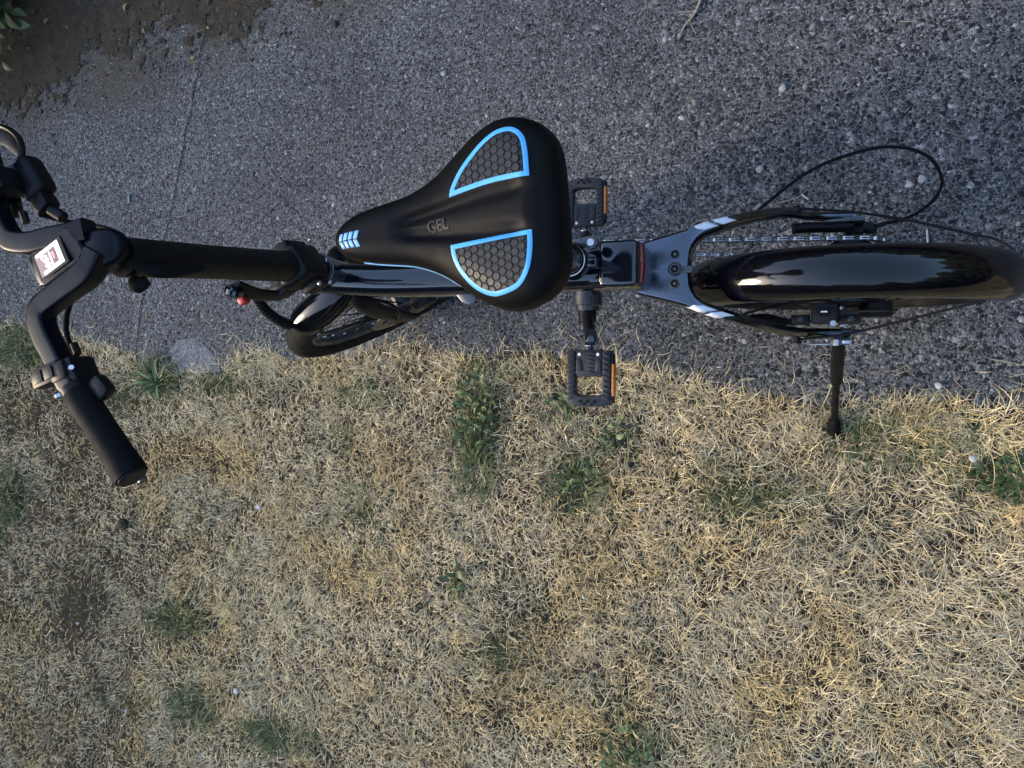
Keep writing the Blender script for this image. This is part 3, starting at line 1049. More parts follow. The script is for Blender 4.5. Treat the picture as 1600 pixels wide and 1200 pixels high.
def saddle_z(P):
    P=np.atleast_2d(np.asarray(P,float));u=P[:,0];v=P[:,1]
    zc=np.interp(u,[0,.03,.08,.13,.18,.23,.263],[.9295,.935,.935,.936,.942,.948,.945])
    r=np.interp(u,[0,.05,.12,.17,.263],[.02,.022,.03,.036,.036]);h=np.interp(u,[0,.05,.17,.263],[.017,.017,.024,.026])
    k=np.clip(edge_dist(P)/r,0,1);z=zc-h*(1-np.sqrt(np.clip(1-(1-k)**2,0,1)))
    # two grooves that part towards the back, a raised tongue between them
    f=np.clip((u-.075)/.03,0,1)*np.clip((.243-u)/.03,0,1);f=f*f*(3-2*f)
    g=np.interp(u,[.07,.1,.14,.19,.25],[.004,.0085,.0135,.0185,.021]);sg=np.interp(u,[.07,.15,.25],[.005,.0062,.0075])
    dip=np.exp(-((np.abs(v)-g)/sg)**2)*.0062+np.exp(-(v/.012)**2)*np.interp(u,[.07,.1,.16,.2],[.003,.004,.002,0])
    return z-dip*f

SN0 = Vector((-.549, -.0075)); SAX = Vector((.262, .0215)).normalized(); SPR = Vector((-SAX.y, SAX.x))
def S3(u, v, dz=0.0, z=None):
    zz = saddle_z([(u, v)])[0] if z is None else z
    u2 = u * 1.012
    return Vector((SN0.x + SAX.x * u2 + SPR.x * v, SN0.y + SAX.y * u2 + SPR.y * v, zz + dz))
def S3n(P, dz=0.0):
    P = np.asarray(P, float)
    z = saddle_z(P)
    return [Vector((SN0.x + SAX.x * p[0] * 1.012 + SPR.x * p[1], SN0.y + SAX.y * p[0] * 1.012 + SPR.y * p[1], q + dz)) for p, q in zip(P, z)]
OUT = saddle_outline(150)
spine = np.stack([np.clip(OUT[:, 0], .022, .205), OUT[:, 1] * 0], 1)
K = 30
rings = []
for k in range(K + 1):
    a = 1 - (1 - k / K) ** 1.7
    rings.append(S3n(spine + (OUT - spine) * a))
base = np.array([p[2] for p in rings[-1]])
cen = np.array([.15, 0.0])
for dz, ins in ((-.006, -.0012), (-.013, -.0014), (-.022, .0005), (-.032, .004), (-.040, .009), (-.045, .016)):
    rr_ = []
    for i, o in enumerate(OUT):
        nn = OUT[(i + 1) % len(OUT)] - OUT[i - 1]
        nn = np.array([-nn[1], nn[0]]); nn /= np.linalg.norm(nn) + 1e-9
        if nn @ (spine[i] - o) < 0: nn = -nn
        q = o + nn * ins
        rr_.append(S3(q[0], q[1], 0, base[i] + dz * (1 if o[0] > .12 else .85)))
    rings.append(rr_)
g = loft(rings, closed_ends=False)
g.f.append([(len(rings) - 1) * len(OUT) + j for j in range(len(OUT))])
saddle = g.make('saddle', 'saddle', bike, angle=70)
def conform(name, poly, dz, mat, sub=6, th=.0009):
    """flat outline (u, v) laid over the saddle with a thin edge"""
    P = np.array(poly, float)
    n = len(P)
    E = np.concatenate([P[i] + (P[(i + 1) % n] - P[i]) * (np.arange(sub) / sub)[:, None] for i in range(n)])
    cc = E.mean(0)
    rr_ = [S3n(E, -.0004)] + [S3n(cc + (E - cc) * s, dz) for s in (1, .96, .75, .5, .25, .02)]
    g = loft(rr_, closed_ends=False)
    g.f.append([5 * len(E) + len(E) + j for j in range(len(E))])
    return g.make(name, mat, saddle, angle=40)
def band(name, poly, width, dz, mat, closed=True):
    """a ribbon that runs inside an outline (u, v)"""
    P = np.array(poly, float); n = len(P)
    c = P.mean(0)
    ins = []
    area = sum(P[i][0] * P[(i + 1) % n][1] - P[(i + 1) % n][0] * P[i][1] for i in range(n))
    sg = 1 if area > 0 else -1
    for i in range(n):
        e1 = P[i] - P[i - 1]; e2 = P[(i + 1) % n] - P[i]
        e1 /= np.linalg.norm(e1); e2 /= np.linalg.norm(e2)
        n1, n2 = np.array([-e1[1], e1[0]]), np.array([-e2[1], e2[0]])
        m_ = n1 + n2; m_ /= np.linalg.norm(m_)
        ins.append(P[i] + m_ * sg * width / max(.35, m_ @ n1))
    ins = np.array(ins)
    sub = 4
    A = np.concatenate([P[i] + (P[(i + 1) % n] - P[i]) * (np.arange(sub) / sub)[:, None] for i in range(n)])
    B = np.concatenate([ins[i] + (ins[(i + 1) % n] - ins[i]) * (np.arange(sub) / sub)[:, None] for i in range(n)])
    rr_ = [S3n(A, -.0004), S3n(A, dz), S3n(A * .66 + B * .34, dz + .0002), S3n(A * .34 + B * .66, dz + .0002), S3n(B, dz), S3n(B, -.0004)]
    g = loft(rr_, closed_ends=False)
    o = g.make(name, mat, saddle, angle=40)
    return ins
def refine(poly, corners, k=5):
    """smooth the outline between its sharp corners"""
    P = [Vector((p[0], p[1], 0)) for p in poly]; n = len(P)
    out = []
    cs = sorted(corners)
    for a, b in zip(cs, cs[1:] + [cs[0] + n]):
        seg = [P[i % n] for i in range(a, b + 1)]
        sp = smooth_path(seg, k) if len(seg) > 2 else seg
        out += sp[:-1]
    return [(p.x, p.y) for p in out]
PANU = refine([(.1497, .0225), (.1542, .0338), (.1656, .050), (.1843, .067), (.2005, .0770), (.2140, .0800), (.2254, .0775), (.2345, .0683), (.2378, .0531), (.2381, .0285), (.202, .0285), (.1764, .0261)], [0, 9])
PANL = refine([(.1477, -.026), (.1755, -.0247), (.2104, -.0232), (.2368, -.0231), (.2364, -.0392), (.2317, -.0603), (.22, -.0755), (.2014, -.0815), (.1858, -.0810), (.1683, -.0715), (.1552, -.0556), (.149, -.0397)], [0, 3])
def clip_convex(poly, clip):
    """keep the part of poly inside a convex outline"""
    n = len(clip)
    area = sum(clip[i][0] * clip[(i + 1) % n][1] - clip[(i + 1) % n][0] * clip[i][1] for i in range(n))
    cl = clip if area > 0 else clip[::-1]
    out = list(poly)
    for i in range(n):
        a, b = cl[i], cl[(i + 1) % n]
        inp, out = out, []
        side = lambda p: (b[0] - a[0]) * (p[1] - a[1]) - (b[1] - a[1]) * (p[0] - a[0])
        for j in range(len(inp)):
            p, q = inp[j - 1], inp[j]
            sp_, sq = side(p), side(q)
            if (sp_ >= 0) != (sq >= 0):
                t = sp_ / (sp_ - sq)
                out.append((p[0] + (q[0] - p[0]) * t, p[1] + (q[1] - p[1]) * t))
            if sq >= 0:
                out.append(q)
        if len(out) < 3:
            return []
    return out
for pan in (PANU, PANL):
    ins = band('blue_trim', pan, .0046, .0012, 'blue')
    conform('pad_panel', [tuple(p) for p in ins], .0003, 'hexbase', 3)
    hull = sorted(map(tuple, ins))
    def half(pts):
        h = []
        for p in pts:
            while len(h) > 1 and (h[-1][0] - h[-2][0]) * (p[1] - h[-2][1]) - (h[-1][1] - h[-2][1]) * (p[0] - h[-2][0]) <= 0:
                h.pop()
            h.append(p)
        return h[:-1]
    cin = half(hull) + half(hull[::-1])
    s = .0049
    V_, F_ = [], []
    for iu in range(-2, 30):
        for iv in range(-16, 18):
            hu, hv = .145 + iu * s * 1.5 * 1.0, iv * s * math.sqrt(3) + (iu % 2) * s * math.sqrt(3) / 2
            for rr_k in (0,):
                hexp = [(hu + s * .86 * math.cos(R(60 * k)), hv + s * .86 * math.sin(R(60 * k))) for k in range(6)]
            q = clip_convex(hexp, cin)
            if len(q) < 3:
                continue
            cc = np.mean(q, 0)
            q = np.array(q)
            if np.linalg.norm(q - cc, axis=1).max() < .0012:
                continue
            m_ = len(q)
            b = len(V_)
            V_ += S3n(q, .0002) + S3n(cc + (q - cc) * .86, .0011)
            F_ += [[b + k, b + (k + 1) % m_, b + m_ + (k + 1) % m_, b + m_ + k] for k in range(m_)] + [[b + m_ + k for k in range(m_)]]
    link('hexagon_cells', mesh('hexagon_cells', V_, F_, 'hex', False, True), saddle, kind='stuff')
# blue piping under the waist of the saddle
for s in (-1, 1):
    pts = []
    for i, o in enumerate(OUT):
        if s * o[1] > 0 and .034 < o[0] < .150:
            pts.append((o[0], i))
    pts.sort()
    path = []
    for k, (uu, i) in enumerate(pts):
        sag = .004 + .005 * (k / len(pts))
        o = OUT[i]
        path.append(S3(o[0], o[1] + s * .0006, 0, base[i] - sag))
    tube(path[::2], .0016, 8, 2).make('piping', 'blue' if s > 0 else 'palebl', saddle)
# chevrons on the nose
for k in range(4):
    u0 = .0135 + k * .0068
    wv = .0086 - .0003 * (3 - k)
    gG = []
    for s in (-1, 1):
        q = [(u0, -.004 + s * .0005), (u0 + .0048, -.004 + s * .0005), (u0 + .0078, -.004 + s * wv), (u0 + .0030, -.004 + s * wv)]
        gG.append(q)
    v_, f_ = [], []
    for q in gG:
        P = np.array(q)
        E = np.concatenate([P[i] + (P[(i + 1) % 4] - P[i]) * (np.arange(4) / 4)[:, None] for i in range(4)])
        cc = E.mean(0)
        r3 = [S3n(E, -.0003), S3n(E, .0006), S3n(cc + (E - cc) * .5, .0006)]
        gg = loft(r3, closed_ends=False)
        gg.f.append([2 * 16 + j for j in range(16)])
        b = len(v_)
        v_ += gg.v; f_ += [[i + b for i in x] for x in gg.f]
    link('blue_chevron', mesh('blue_chevron', v_, f_, 'palebl', True, True), saddle)

def text_mesh(body, size, bold=0.0, res=3):
    cu = bpy.data.curves.new('letters', 'FONT')
    cu.body = body; cu.size = size; cu.align_x = 'CENTER'; cu.align_y = 'CENTER'; cu.resolution_u = res; cu.offset = bold
    cu.extrude = 0
    to = bpy.data.objects.new('letters', cu)
    C.objects.link(to)
    dg = bpy.context.evaluated_depsgraph_get()
    me = bpy.data.meshes.new_from_object(to.evaluated_get(dg))
    bm = bmesh.new(); bm.from_mesh(me)
    bmesh.ops.triangulate(bm, faces=bm.faces)
    bmesh.ops.subdivide_edges(bm, edges=bm.edges, cuts=1)
    ret = bmesh.ops.extrude_face_region(bm, geom=list(bm.faces))
    for e in ret['geom']:
        if isinstance(e, bmesh.types.BMVert):
            e.co.z = 1
    bmesh.ops.recalc_face_normals(bm, faces=bm.faces)
    bm.verts.index_update()
    v = [x.co.copy() for x in bm.verts]; f = [[x.index for x in q.verts] for q in bm.faces]
    bm.free(); C.objects.unlink(to); bpy.data.objects.remove(to); bpy.data.meshes.remove(me)
    return v, f
v, f = text_mesh('GEL', .0165, .0004)
rot_ = R(2)
P = [(.1325 + (p.x * math.cos(rot_) - p.y * math.sin(rot_)) * .88, -.0035 + p.x * math.sin(rot_) + p.y * math.cos(rot_)) for p in v]
z_ = saddle_z(P)
link('gel_lettering', mesh('gel_lettering', [S3(p[0], p[1], (.0010 if q.z > .5 else -.0006), zz) for p, q, zz in zip(P, v, z_)], f, 'text', False, True), saddle)
# rails and clamp below the saddle
for s in (-1, 1):
    tube([S3(.05, s * .008, 0, .895), S3(.10, s * .018, 0, .880), S3(.19, s * .022, 0, .880), S3(.24, s * .032, 0, .900)], .0035, 8, 5).make('saddle_rail', 'darksteel', saddle)

# --- seat post, collar and its lever
sp0, sp1 = Vector((-.380, .0025, .50)), Vector((-.352, .0045, .875))
tdir = (sp1 - sp0).normalized()
post = cyl(sp0, sp1, .0168, 32).make('seat_post', 'satin', bike)
cbase = sp0 + tdir * .070
g = cyl(cbase, cbase + tdir * .030, .0255, 36, bev=.003)
g.merge(box(cbase + Vector((.029, -.002, .012)), (.022, .014, .024), .003))
col_ = g.make('post_clamp', 'gloss', bike)
ring(cbase + tdir * .031, tdir, .0215, .0016, 40, 8).make('clamp_ring', 'steel', col_)
ring(cbase + tdir * .036, tdir, .0185, .0012, 40, 8).make('scale_ring', 'darksteel', col_)
g = prism([(-.385, .026), (-.36, .031), (-.34, .034), (-.330, .031), (-.327, .024), (-.332, .017), (-.340, .015), (-.347, .019), (-.36, .0235), (-.385, .021)], .604, .616, .003)
lv = g.make('clamp_lever', 'satin', col_)
cyl((-.3375, .0245, .6155), (-.3375, .0245, .6185), .0052, 18, bev=.0008).make('clamp_bolt', 'white', col_)
for k in range(3):
    a = R(-8 + k * 11)
    d = Vector((math.cos(a), math.sin(a), 0))
    box(sp0 + tdir * .118 + Vector((.0168, .0045 - k * .0030, 0)), (.0012, .0011, .012), 0, (0, R(-4), 0)).make('height_mark', 'greymark', post)
box(sp0 + tdir * .118 + Vector((.0150, -.0080, 0)), (.0014, .0045, .020), 0, (0, R(-4), R(-30))).make('limit_mark', 'greymark', post)

# --- cranks, pedals, chain
BB = Vector((-.4255, 0, .3024))
cs = empty('crankset', (0, 0, 0)); cs.parent = bike
PL, PR = Vector((-.388, -.166, .423)), Vector((-.463, .166, .182))
for P_, s in ((PL, -1), (PR, 1)):
    b0 = BB + Vector((0, s * .062, 0)); b1 = Vector((P_.x, s * .098, P_.z))
    g = tube([b0 + (b0 - b1).normalized() * .012, b0.lerp(b1, .5), b1 + (b1 - b0).normalized() * .012], [(.010, .018), (.0095, .0155), (.0095, .0145)], 12, 6, up=(0, 1, 0), power=3)
    g.make('crank_arm', 'matte', cs)
    g = cyl(b1 - Vector((0, s * .002, 0)), b1 + Vector((0, s * .012, 0)), .0125, 22, bev=.002)
    g.make('crank_boss', 'satin', cs)
    cyl(b0 - Vector((0, s * .018, 0)), b0 + Vector((0, s * .010, 0)), .016, 20, bev=.002).make('crank_cap', 'matte', cs)
CHY = .060
nT = 44
v, f = [], []
for z in (-.0011, .0011):
    for i in range(nT * 4):
        a = 2 * math.pi * i / (nT * 4)
        r_ = (.0880, .0925, .0925, .0880)[i % 4]
        v.append(Vector((BB.x + r_ * math.cos(a), CHY + z, BB.z + r_ * math.sin(a))))
    for i in range(nT * 4):
        a = 2 * math.pi * i / (nT * 4)
        v.append(Vector((BB.x + .066 * math.cos(a), CHY + z, BB.z + .066 * math.sin(a))))
q = nT * 4
for i in range(q):
    j = (i + 1) % q
    f += [[i, j, q + j, q + i], [2 * q + i, 3 * q + i, 3 * q + j, 2 * q + j], [i, 2 * q + i, 2 * q + j, j], [q + i, q + j, 3 * q + j, 3 * q + i]]
link('chainring', mesh('chainring', v, f, 'darksteel', False, False), cs)
g = G()
for k in range(5):
    a = R(72 * k)
    g.merge(cyl(BB + Vector((0, CHY, 0)), BB + Vector((.072 * math.cos(a), CHY, .072 * math.sin(a))), .006, 8))
g.make('chainring_spider', 'darksteel', cs)

def pedal(P_, s, label=None):
    """a folding pedal, long way across the bicycle; s = -1 left, 1 right"""
    p = empty('pedal', P_); p.parent = bike
    f = lambda x, y, z=0: (x, s * y, z)
    # y runs outwards: -.047 at the crank side, .047 at the outer end
    for sx in (-1, 1):
        g = box(f(sx * .0295, .000), (.0135, .088, .020), .0025)
        for k in range(9):
            g.merge(box(f(sx * .0295, -.036 + k * .0088, .0108), (.0125, .0032, .0028), .0008, (0, 0, s * R(25 * sx))))
        g.make('side_rail', 'pedal', p)
    g = prism([f(-.036, .026), f(-.030, .0455), f(-.020, .0480), f(.020, .0480), f(.030, .0455), f(.036, .026), f(.024, .026), f(.016, .030), f(-.016, .030), f(-.024, .026)][::(1 if s > 0 else -1)], -.0095, .0112, .002)
    g.make('outer_bar', 'pedal', p)
    for k in range(3):
        cyl(f(-.013 + k * .012, .0395, .0108), f(-.013 + k * .012, .0395, .0126), .0026, 10).make('grip_stud', 'rubber', p)
        if k < 2:
            cyl(f(-.007 + k * .013, .0440, .0108), f(-.007 + k * .013, .0440, .0124), .0022, 10).make('grip_stud', 'rubber', p)
    g = box(f(0, -.023), (.0455, .044, .018), .003)
    for k in range(6):
        g.merge(box(f(.003, -.040 + k * .0064, .0098), (.011, .0030, .0022), .0008))
    g.make('inner_block', 'pedal', p)
    for sx in (-1, 1):
        g = prism([f(sx * .0105, -.010), f(sx * .0125, -.026), f(sx * .0165, -.031), f(sx * .0200, -.026), f(sx * .0205, -.010)], .0088, .0108, .0006)
        g.make('raised_plate', 'pedal', p)
        cyl(f(sx * .0155, -.0375, .009), f(sx * .0155, -.0375, .0108), .0026, 14, bev=.0005).make('rivet', 'white', p)
    cyl(f(-.002, -.068), f(-.002, -.040), .0065, 16).make('spindle', 'darksteel', p)
    ring(f(-.002, -.052), (0, 1, 0), .0072, .0018, 20, 8).make('spindle_ring', 'steel', p)
    g = box(f(.0385, .002), (.0050, .080, .017), .0015)
    g.make('reflector_housing', 'plastic', p)
    g = box(f(.0412, .004, .001), (.0030, .052, .0135), .0008)
    g.merge(box(f(.0405, .004, .0085), (.0040, .052, .0030), .0008))
    g.make('reflector', 'orange', p)
    return p
pedal(PL, -1); pedal(PR, 1)

# chain: every link a piece of its own
cog = Vector((.010, CHY, .244)); rc, rk = .050, .0905
pul1, pul2 = Vector((.034, CHY, .168)), Vector((-.012, CHY, .108))
path = []
d = cog - Vector((BB.x, CHY, BB.z))
tilt = math.asin((rk - rc) / d.length)
base_a = math.atan2(d.z, d.x)
ta = base_a + math.pi / 2 - tilt
Bc = Vector((BB.x, CHY, BB.z))
pt = lambda c_, r_, a: c_ + Vector((math.cos(a), 0, math.sin(a))) * r_
for k in range(24):
    path.append(pt(Bc, rk, R(282) - (R(282) - ta) * k / 23))
for k in range(14):
    path.append(pt(cog, rc, ta - (ta + R(80)) * k / 13))
path += [pt(pul1, .016, R(60)), pt(pul1, .016, R(0)), pt(pul1, .016, R(-80)), pt(pul2, .016, R(120)), pt(pul2, .016, R(190)), pt(pul2, .016, R(262)), path[0]]
cum = np.r_[0, np.cumsum([(path[i + 1] - path[i]).length for i in range(len(path) - 1)])]
nl = int(cum[-1] / .0127)
arr = np.array([p[:] for p in path])
pos = [Vector([np.interp(s_, cum, arr[:, k]) for k in range(3)]) for s_ in np.linspace(0, cum[-1], nl + 1)]
def link_mesh(w, mat):
    g = G()
    for s in (-1, 1):
        pl = [(.0064 * sx + .0040 * math.cos(R(a)) , .0040 * math.sin(R(a))) for sx, rng_ in ((1, range(-90, 91, 45)), (-1, range(90, 271, 45))) for a in rng_]
        g.add([Vector((x, s * w - .0005, z)) for x, z in pl] + [Vector((x, s * w + .0005, z)) for x, z in pl],
              [list(range(10)), list(range(19, 9, -1))] + [[i, (i + 1) % 10, 10 + (i + 1) % 10, 10 + i] for i in range(10)])
    g.merge(cyl((-.0064, -.0027, 0), (-.0064, .0027, 0), .0039, 8))
    return mesh('link', g.v, g.f, mat, False, True)
la, lb = link_mesh(.0036, 'chain'), link_mesh(.0018, 'steel')
chain = empty('chain', (0, 0, 0)); chain.parent = bike
for i in range(nl):
    a, b = pos[i], pos[i + 1]
    o = link('link', la if i % 2 else lb, chain)
    dd = (b - a)
    o.location = (a + b) / 2
    o.rotation_euler = (0, -math.atan2(dd.z, dd.x), 0)
# cogs and derailleur
g = G()
for k in range(7):
    r_ = .050 - k * .0042
    g.merge(cyl((cog.x, .030 + k * 0 + .026 - k * .0037 + .006, cog.z), (cog.x, .030 + .0276 - k * .0037 + .006, cog.z), .026 + k * .0042, 32))
g.make('cassette', 'darksteel', bike)
der = empty('derailleur', (0, 0, 0)); der.parent = bike
g = box((.016, .083, .215), (.030, .016, .040), .005)
g.merge(box((.036, .090, .205), (.034, .018, .018), .005, (0, R(20), R(-12))))
g.make('body', 'plastic', der)
cyl((.050, .0905, .208), (.064, .0945, .206), .0040, 12).make('barrel_adjuster', 'plastic', der)
for c_ in (pul1, pul2):
    cyl(c_ + Vector((0, -.004, 0)), c_ + Vector((0, .004, 0)), .0145, 20).make('pulley', 'plastic', der)
box((.011, .0605 + .007, .138), (.014, .0016, .10), .0005, (0, R(38), 0)).make('cage_plate', 'darksteel', der)
cyl((.004, .095, .246), (.004, .112, .246), .009, 6).make('axle_nut', 'matte', bike)
# guard tube inside the right stay
g = tube([(-.080, .080, .292), (-.055, .082, .285), (-.02, .083, .268), (.010, .085, .256)], (.0085, .010), 14, 6)
g.make('derailleur_guard', 'matte', bike)
tube([(-.098, .0755, .335), (-.092, .0815, .333), (-.086, .0825, .328)], .0016, 8, 5).make('spring_clip', 'steel', bike)
loop = [(-.165, .083, .372), (-.141, .095, .36), (-.061, .159, .34), (.013, .190, .32), (.07, .198, .30), (.117, .184, .28), (.140, .151, .26), (.133, .125, .24), (.108, .105, .222), (.080, .097, .212), (.062, .094, .207)]
tube(loop, .0026, 10, 8).make('shift_cable', 'rubber', bike)

# --- rear brake and stand
bk = empty('brake_caliper', (0, 0, 0)); bk.parent = bike
box((-.030, -.062, .318), (.040, .032, .040), .006).make('body', 'plastic', bk)
box((-.066, -.071, .312), (.030, .016, .022), .004).make('mount', 'plastic', bk)
box((.006, -.071, .312), (.034, .016, .020), .004).make('mount', 'plastic', bk)
for xx in (-.066, .009):
    cyl((xx, -.071, .322), (xx, -.071, .326), .0055, 16, bev=.001).make('mount_bolt', 'darksteel', bk)
box((-.031, -.061, .3385), (.014, .012, .002), .0006).make('makers_plate', 'rubber', bk)
box((-.0315, -.0598, .3397), (.0095, .0024, .0010), .0).make('white_mark', 'white', bk)
cyl((-.018, -.078, .337), (-.018, -.078, .340), .0045, 14).make('adjuster', 'steel', bk)
tube([(-.155, -.068, .385), (-.142, -.0615, .382), (-.10, -.052, .388), (-.06, -.046, .39), (-.03, -.044, .37), (-.018, -.046, .345)], .0024, 8, 7).make('rear_brake_cable', 'rubber', bike)
tube([(-.150, -.070, .372), (-.12, -.068, .345), (-.09, -.074, .322), (-.07, -.073, .314)], [.004, .007, .006, .004], 10, 6).make('cable_boot', 'rubber', bike)
tube([(-.012, -.058, .33), (.02, -.058, .333), (.055, -.0575, .328), (.075, -.058, .324)], .0016, 8, 6).make('cable_tail', 'rubber', bike)
cyl((.048, -.040, .27), (.048, -.066, .27), .026, 24, bev=.004).make('motor_cover', 'plastic', bike)

ks = empty('kickstand', (0, 0, 0)); ks.parent = bike
k0, k1 = Vector((-.005, -.104, .232)), Vector((-.002, -.273, .026))
box((-.004, -.104, .236), (.030, .014, .036), .003).make('bracket', 'satin', ks)
dk = (k1 - k0)
tube([k0, k0 + dk * .08, k0 + dk * .40, k0 + dk * .43], [(.0115, .010), (.0125, .011), (.0125, .011), (.0085, .008)], 14, 4, up=(1, 0, 0), power=3, raw=True).make('upper_leg', 'matte', ks)
tube([k0 + dk * .38, k0 + dk * .95], [(.0066, .0066)] * 2, 12, 2, up=(1, 0, 0)).make('lower_leg', 'matte', ks)
tube([k0 + dk * .86, k0 + dk * .91, k0 + dk * 1.0, k1 + Vector((0, -.004, -.004))], [(.0075, .0075), (.013, .012), (.0155, .014), (.010, .008)], 14, 4, up=(1, 0, 0), raw=True).make('foot', 'rubber', ks)
cyl((-.010, -.102, .258), (-.010, -.112, .258), .0050, 6).make('bolt', 'steel', ks)
box((.006, -.105, .262), (.014, .008, .010), .002).make('bright_bolt', 'steel', ks)
cyl((-.052, -.109, .236), (-.014, -.109, .236), .0021, 10).make('stand_spring', 'steel', ks)

# ------------------------------------------------------------------ front end, turned to the left
PSI = R(29.5)
FC = Vector((-.845, -.003, .2455))
SA = Vector((.225, 0, .974)).normalized()
RS = Matrix.Rotation(PSI, 3, SA)
FF = (RS @ Vector((-1, 0, 0))).normalized()
FL = (RS @ Vector((0, -1, 0))).normalized()       # to the rider's left
FF = (FF - FL * FF.dot(FL)).normalized()
wheel(bike, 'front_wheel', FC, -FL, FF, 28, .020, .070, -.042)
fender(bike, 'front_fender', FC, FL, FF, .2525, .030, -23, 16, skirt=.0165)
# fork
fk = empty('fork', (0, 0, 0)); fk.parent = bike
crown = FC + SA * .296
for s in (-1, 1):
    base_ = FC + FL * (s * .058)
    tube([base_ - SA * .014, base_ + SA * .05, base_ + SA * .2, crown + FL * (s * .045) - SA * .012, crown + FL * (s * .02) + SA * .012],
         [(.008, .011), (.010, .013), (.013, .0155), (.0165, .0175), (.018, .016)], 14, 6, up=FF).make('fork_leg', 'matte', fk)
    box(base_, (.026, .008, .030), .002, RS).make('dropout', 'matte', fk)
    cyl(base_ + FL * s * .002, base_ + FL * s * .014, .0085, 6).make('axle_nut', 'steel', fk)
cyl(crown, crown + SA * .03, .022, 20).make('crown', 'matte', fk)
cal = FC + FL * .052 - FF * .055 + SA * .055
box(cal, (.036, .026, .044), .005, RS).make('caliper', 'plastic', fk)
box(FC + FL * .052 + SA * .13 + FF * .0, (.010, .010, .04), .002, RS).make('cable_guide', 'matte', fk)
# head tube
ht = cyl(FC + SA * .325, FC + SA * .428, .0245, 30, bev=.002).make('head_tube', 'gloss', bike)
for k in (.327, .426):
    ring(FC + SA * k, SA, .0235, .0022, 36, 8).make('headset_cup', 'satin', ht)
ring(FC + SA * .434, SA, .0228, .0015, 36, 8).make('headset_ring', 'darksteel', ht)
cyl(FC + SA * .428, FC + SA * .452, .0215, 28, bev=.002).make('headset_spacer', 'matte', ht)

# --- folding stem
H0 = FC + SA * .448
T1 = Vector((-.756, -.030, 1.045))
H1 = H0 + (T1 - H0) * .22
stem = empty('stem', (0, 0, 0)); stem.parent = bike
sd = (T1 - H0).normalized()
tube([H0, H0.lerp(T1, .25), H0.lerp(T1, .6), T1 - sd * .03], [(.0215, .0225), (.0200, .021), (.0195, .0205), (.0205, .0215)], 22, 8, up=FF, power=2.4).make('stem_tube', 'matte', stem)
B3 = Matrix((FF - sd * FF.dot(sd), FL, sd)).transposed()
for c in range(3):
    B3.col[c].normalize()
hc = H0 + sd * .030
g = box((0, 0, 0), (.052, .054, .060), .010, seg=3).xf(Matrix.Translation(hc) @ B3.to_4x4())
g.merge(box((.002, -.024, .004), (.040, .022, .050), .005, seg=2).xf(Matrix.Translation(hc) @ B3.to_4x4()))
g.merge(box((-.002, .030, -.012), (.034, .016, .026), .005, seg=2).xf(Matrix.Translation(hc) @ B3.to_4x4()))
g.make('hinge_clamp', 'matte', stem)
W = lambda f, l, z: hc + B3 @ Vector((f, l, z))
g = box((0, -.0352, .004), (.006, .004, .036), .001).xf(Matrix.Translation(hc) @ B3.to_4x4()).make('hinge_slot', 'rubber', stem)
for p in ((-.024, -.030, -.020), (-.020, .036, -.020), (-.020, .0385, .008), (-.0265, .002, -.030)):
    q = W(*p)
    cyl(q, q + (B3 @ Vector((-.3, .2 if p[1] > 0 else -.2, .05))).normalized() * .004, .0036, 14, bev=.0008).make('hinge_pin', 'steel', stem)
lv0, lvm, lv1 = Vector((-.775, -.046, .712)), Vector((-.784, -.047, .758)), Vector((-.789, -.039, .800))
tube([lv0, lvm, lv1], [(.0045, .011), (.005, .012), (.0055, .013)], 12, 6, up=B3 @ Vector((1, 0, 0)), power=3).make('fold_lever', 'matte', stem)
cyl(lv1 + B3 @ Vector((-.004, .004, .002)), lv1 + B3 @ Vector((.006, .012, .002)), .0130, 20, bev=.003).make('lever_end', 'gloss', stem)
box((0, 0, 0), (.012, .012, .014), .003).xf(Matrix.Translation((-.795, -.056, .772)) @ B3.to_4x4()).make('safety_catch', 'red', stem)

box((0, 0, 0), (.030, .020, .030), .005).xf(Matrix.Translation((-.768, -.036, .716)) @ B3.to_4x4()).make('lever_bracket', 'matte', stem)

# --- handlebar: one moulded bar with a screen console in the middle
PSI2 = R(27)
HF, HL = Vector((-math.cos(PSI2), -math.sin(PSI2), 0)), Vector((math.sin(PSI2), -math.cos(PSI2), 0))
D = Vector((-.8026, -.0327, 1.06))
def HB(f, l, z=0.0):
    f += max(0, -l - .09) * .14
    return D + HF * f + HL * l + Z3 * z
HM = Matrix.Translation(D) @ Matrix((HF, HL, Z3)).transposed().to_4x4()
hb = empty('handlebar', (0, 0, 0)); hb.parent = bike
def bar_arm(s):
    path = [(-.046, .016 * s, -.016), (-.026, .0300 * s, -.013), (.0123, .0325 * s, -.010), (.0400, .0350 * s, -.008), (.0500, .0440 * s, -.007), (.0515, .0620 * s, -.006), (.0474, .0874 * s, -.005), (.0423, .1171 * s, -.004), (.0380, .135 * s, -.004), (.0120, .240 * s, -.004)]
    if s < 0:
        path = [(-.046, -.010, -.016), (-.025, -.0150, -.013), (.0, -.0245, -.010), (.0181, -.0302, -.008), (.0360, -.0400, -.007), (.0489, -.0530, -.006), (.0532, -.0783, -.005), (.0470, -.1100, -.004), (.0400, -.135, -.004), (.0160, -.240, -.004)]
    rad = [(.0125, .011), (.0125, .012), (.0120, .0115), (.0118, .011), (.0116, .011), (.0114, .0105), (.0112, .0105), (.0112, .011), (.011, .011), (.011, .011)]
    return tube([HB(*p) for p in path], rad, 20, 7, power=7)
bar_arm(1).make('bar_half', 'bar', hb, angle=35)
bar_arm(-1).make('bar_half', 'bar', hb, angle=35)
poly = [(.0305, -.0155), (.0285, .0165), (.0215, .0205), (-.0330, .0190), (-.0400, .0140), (-.0375, -.0165), (-.0310, -.0215), (.0245, -.0195)][::-1]
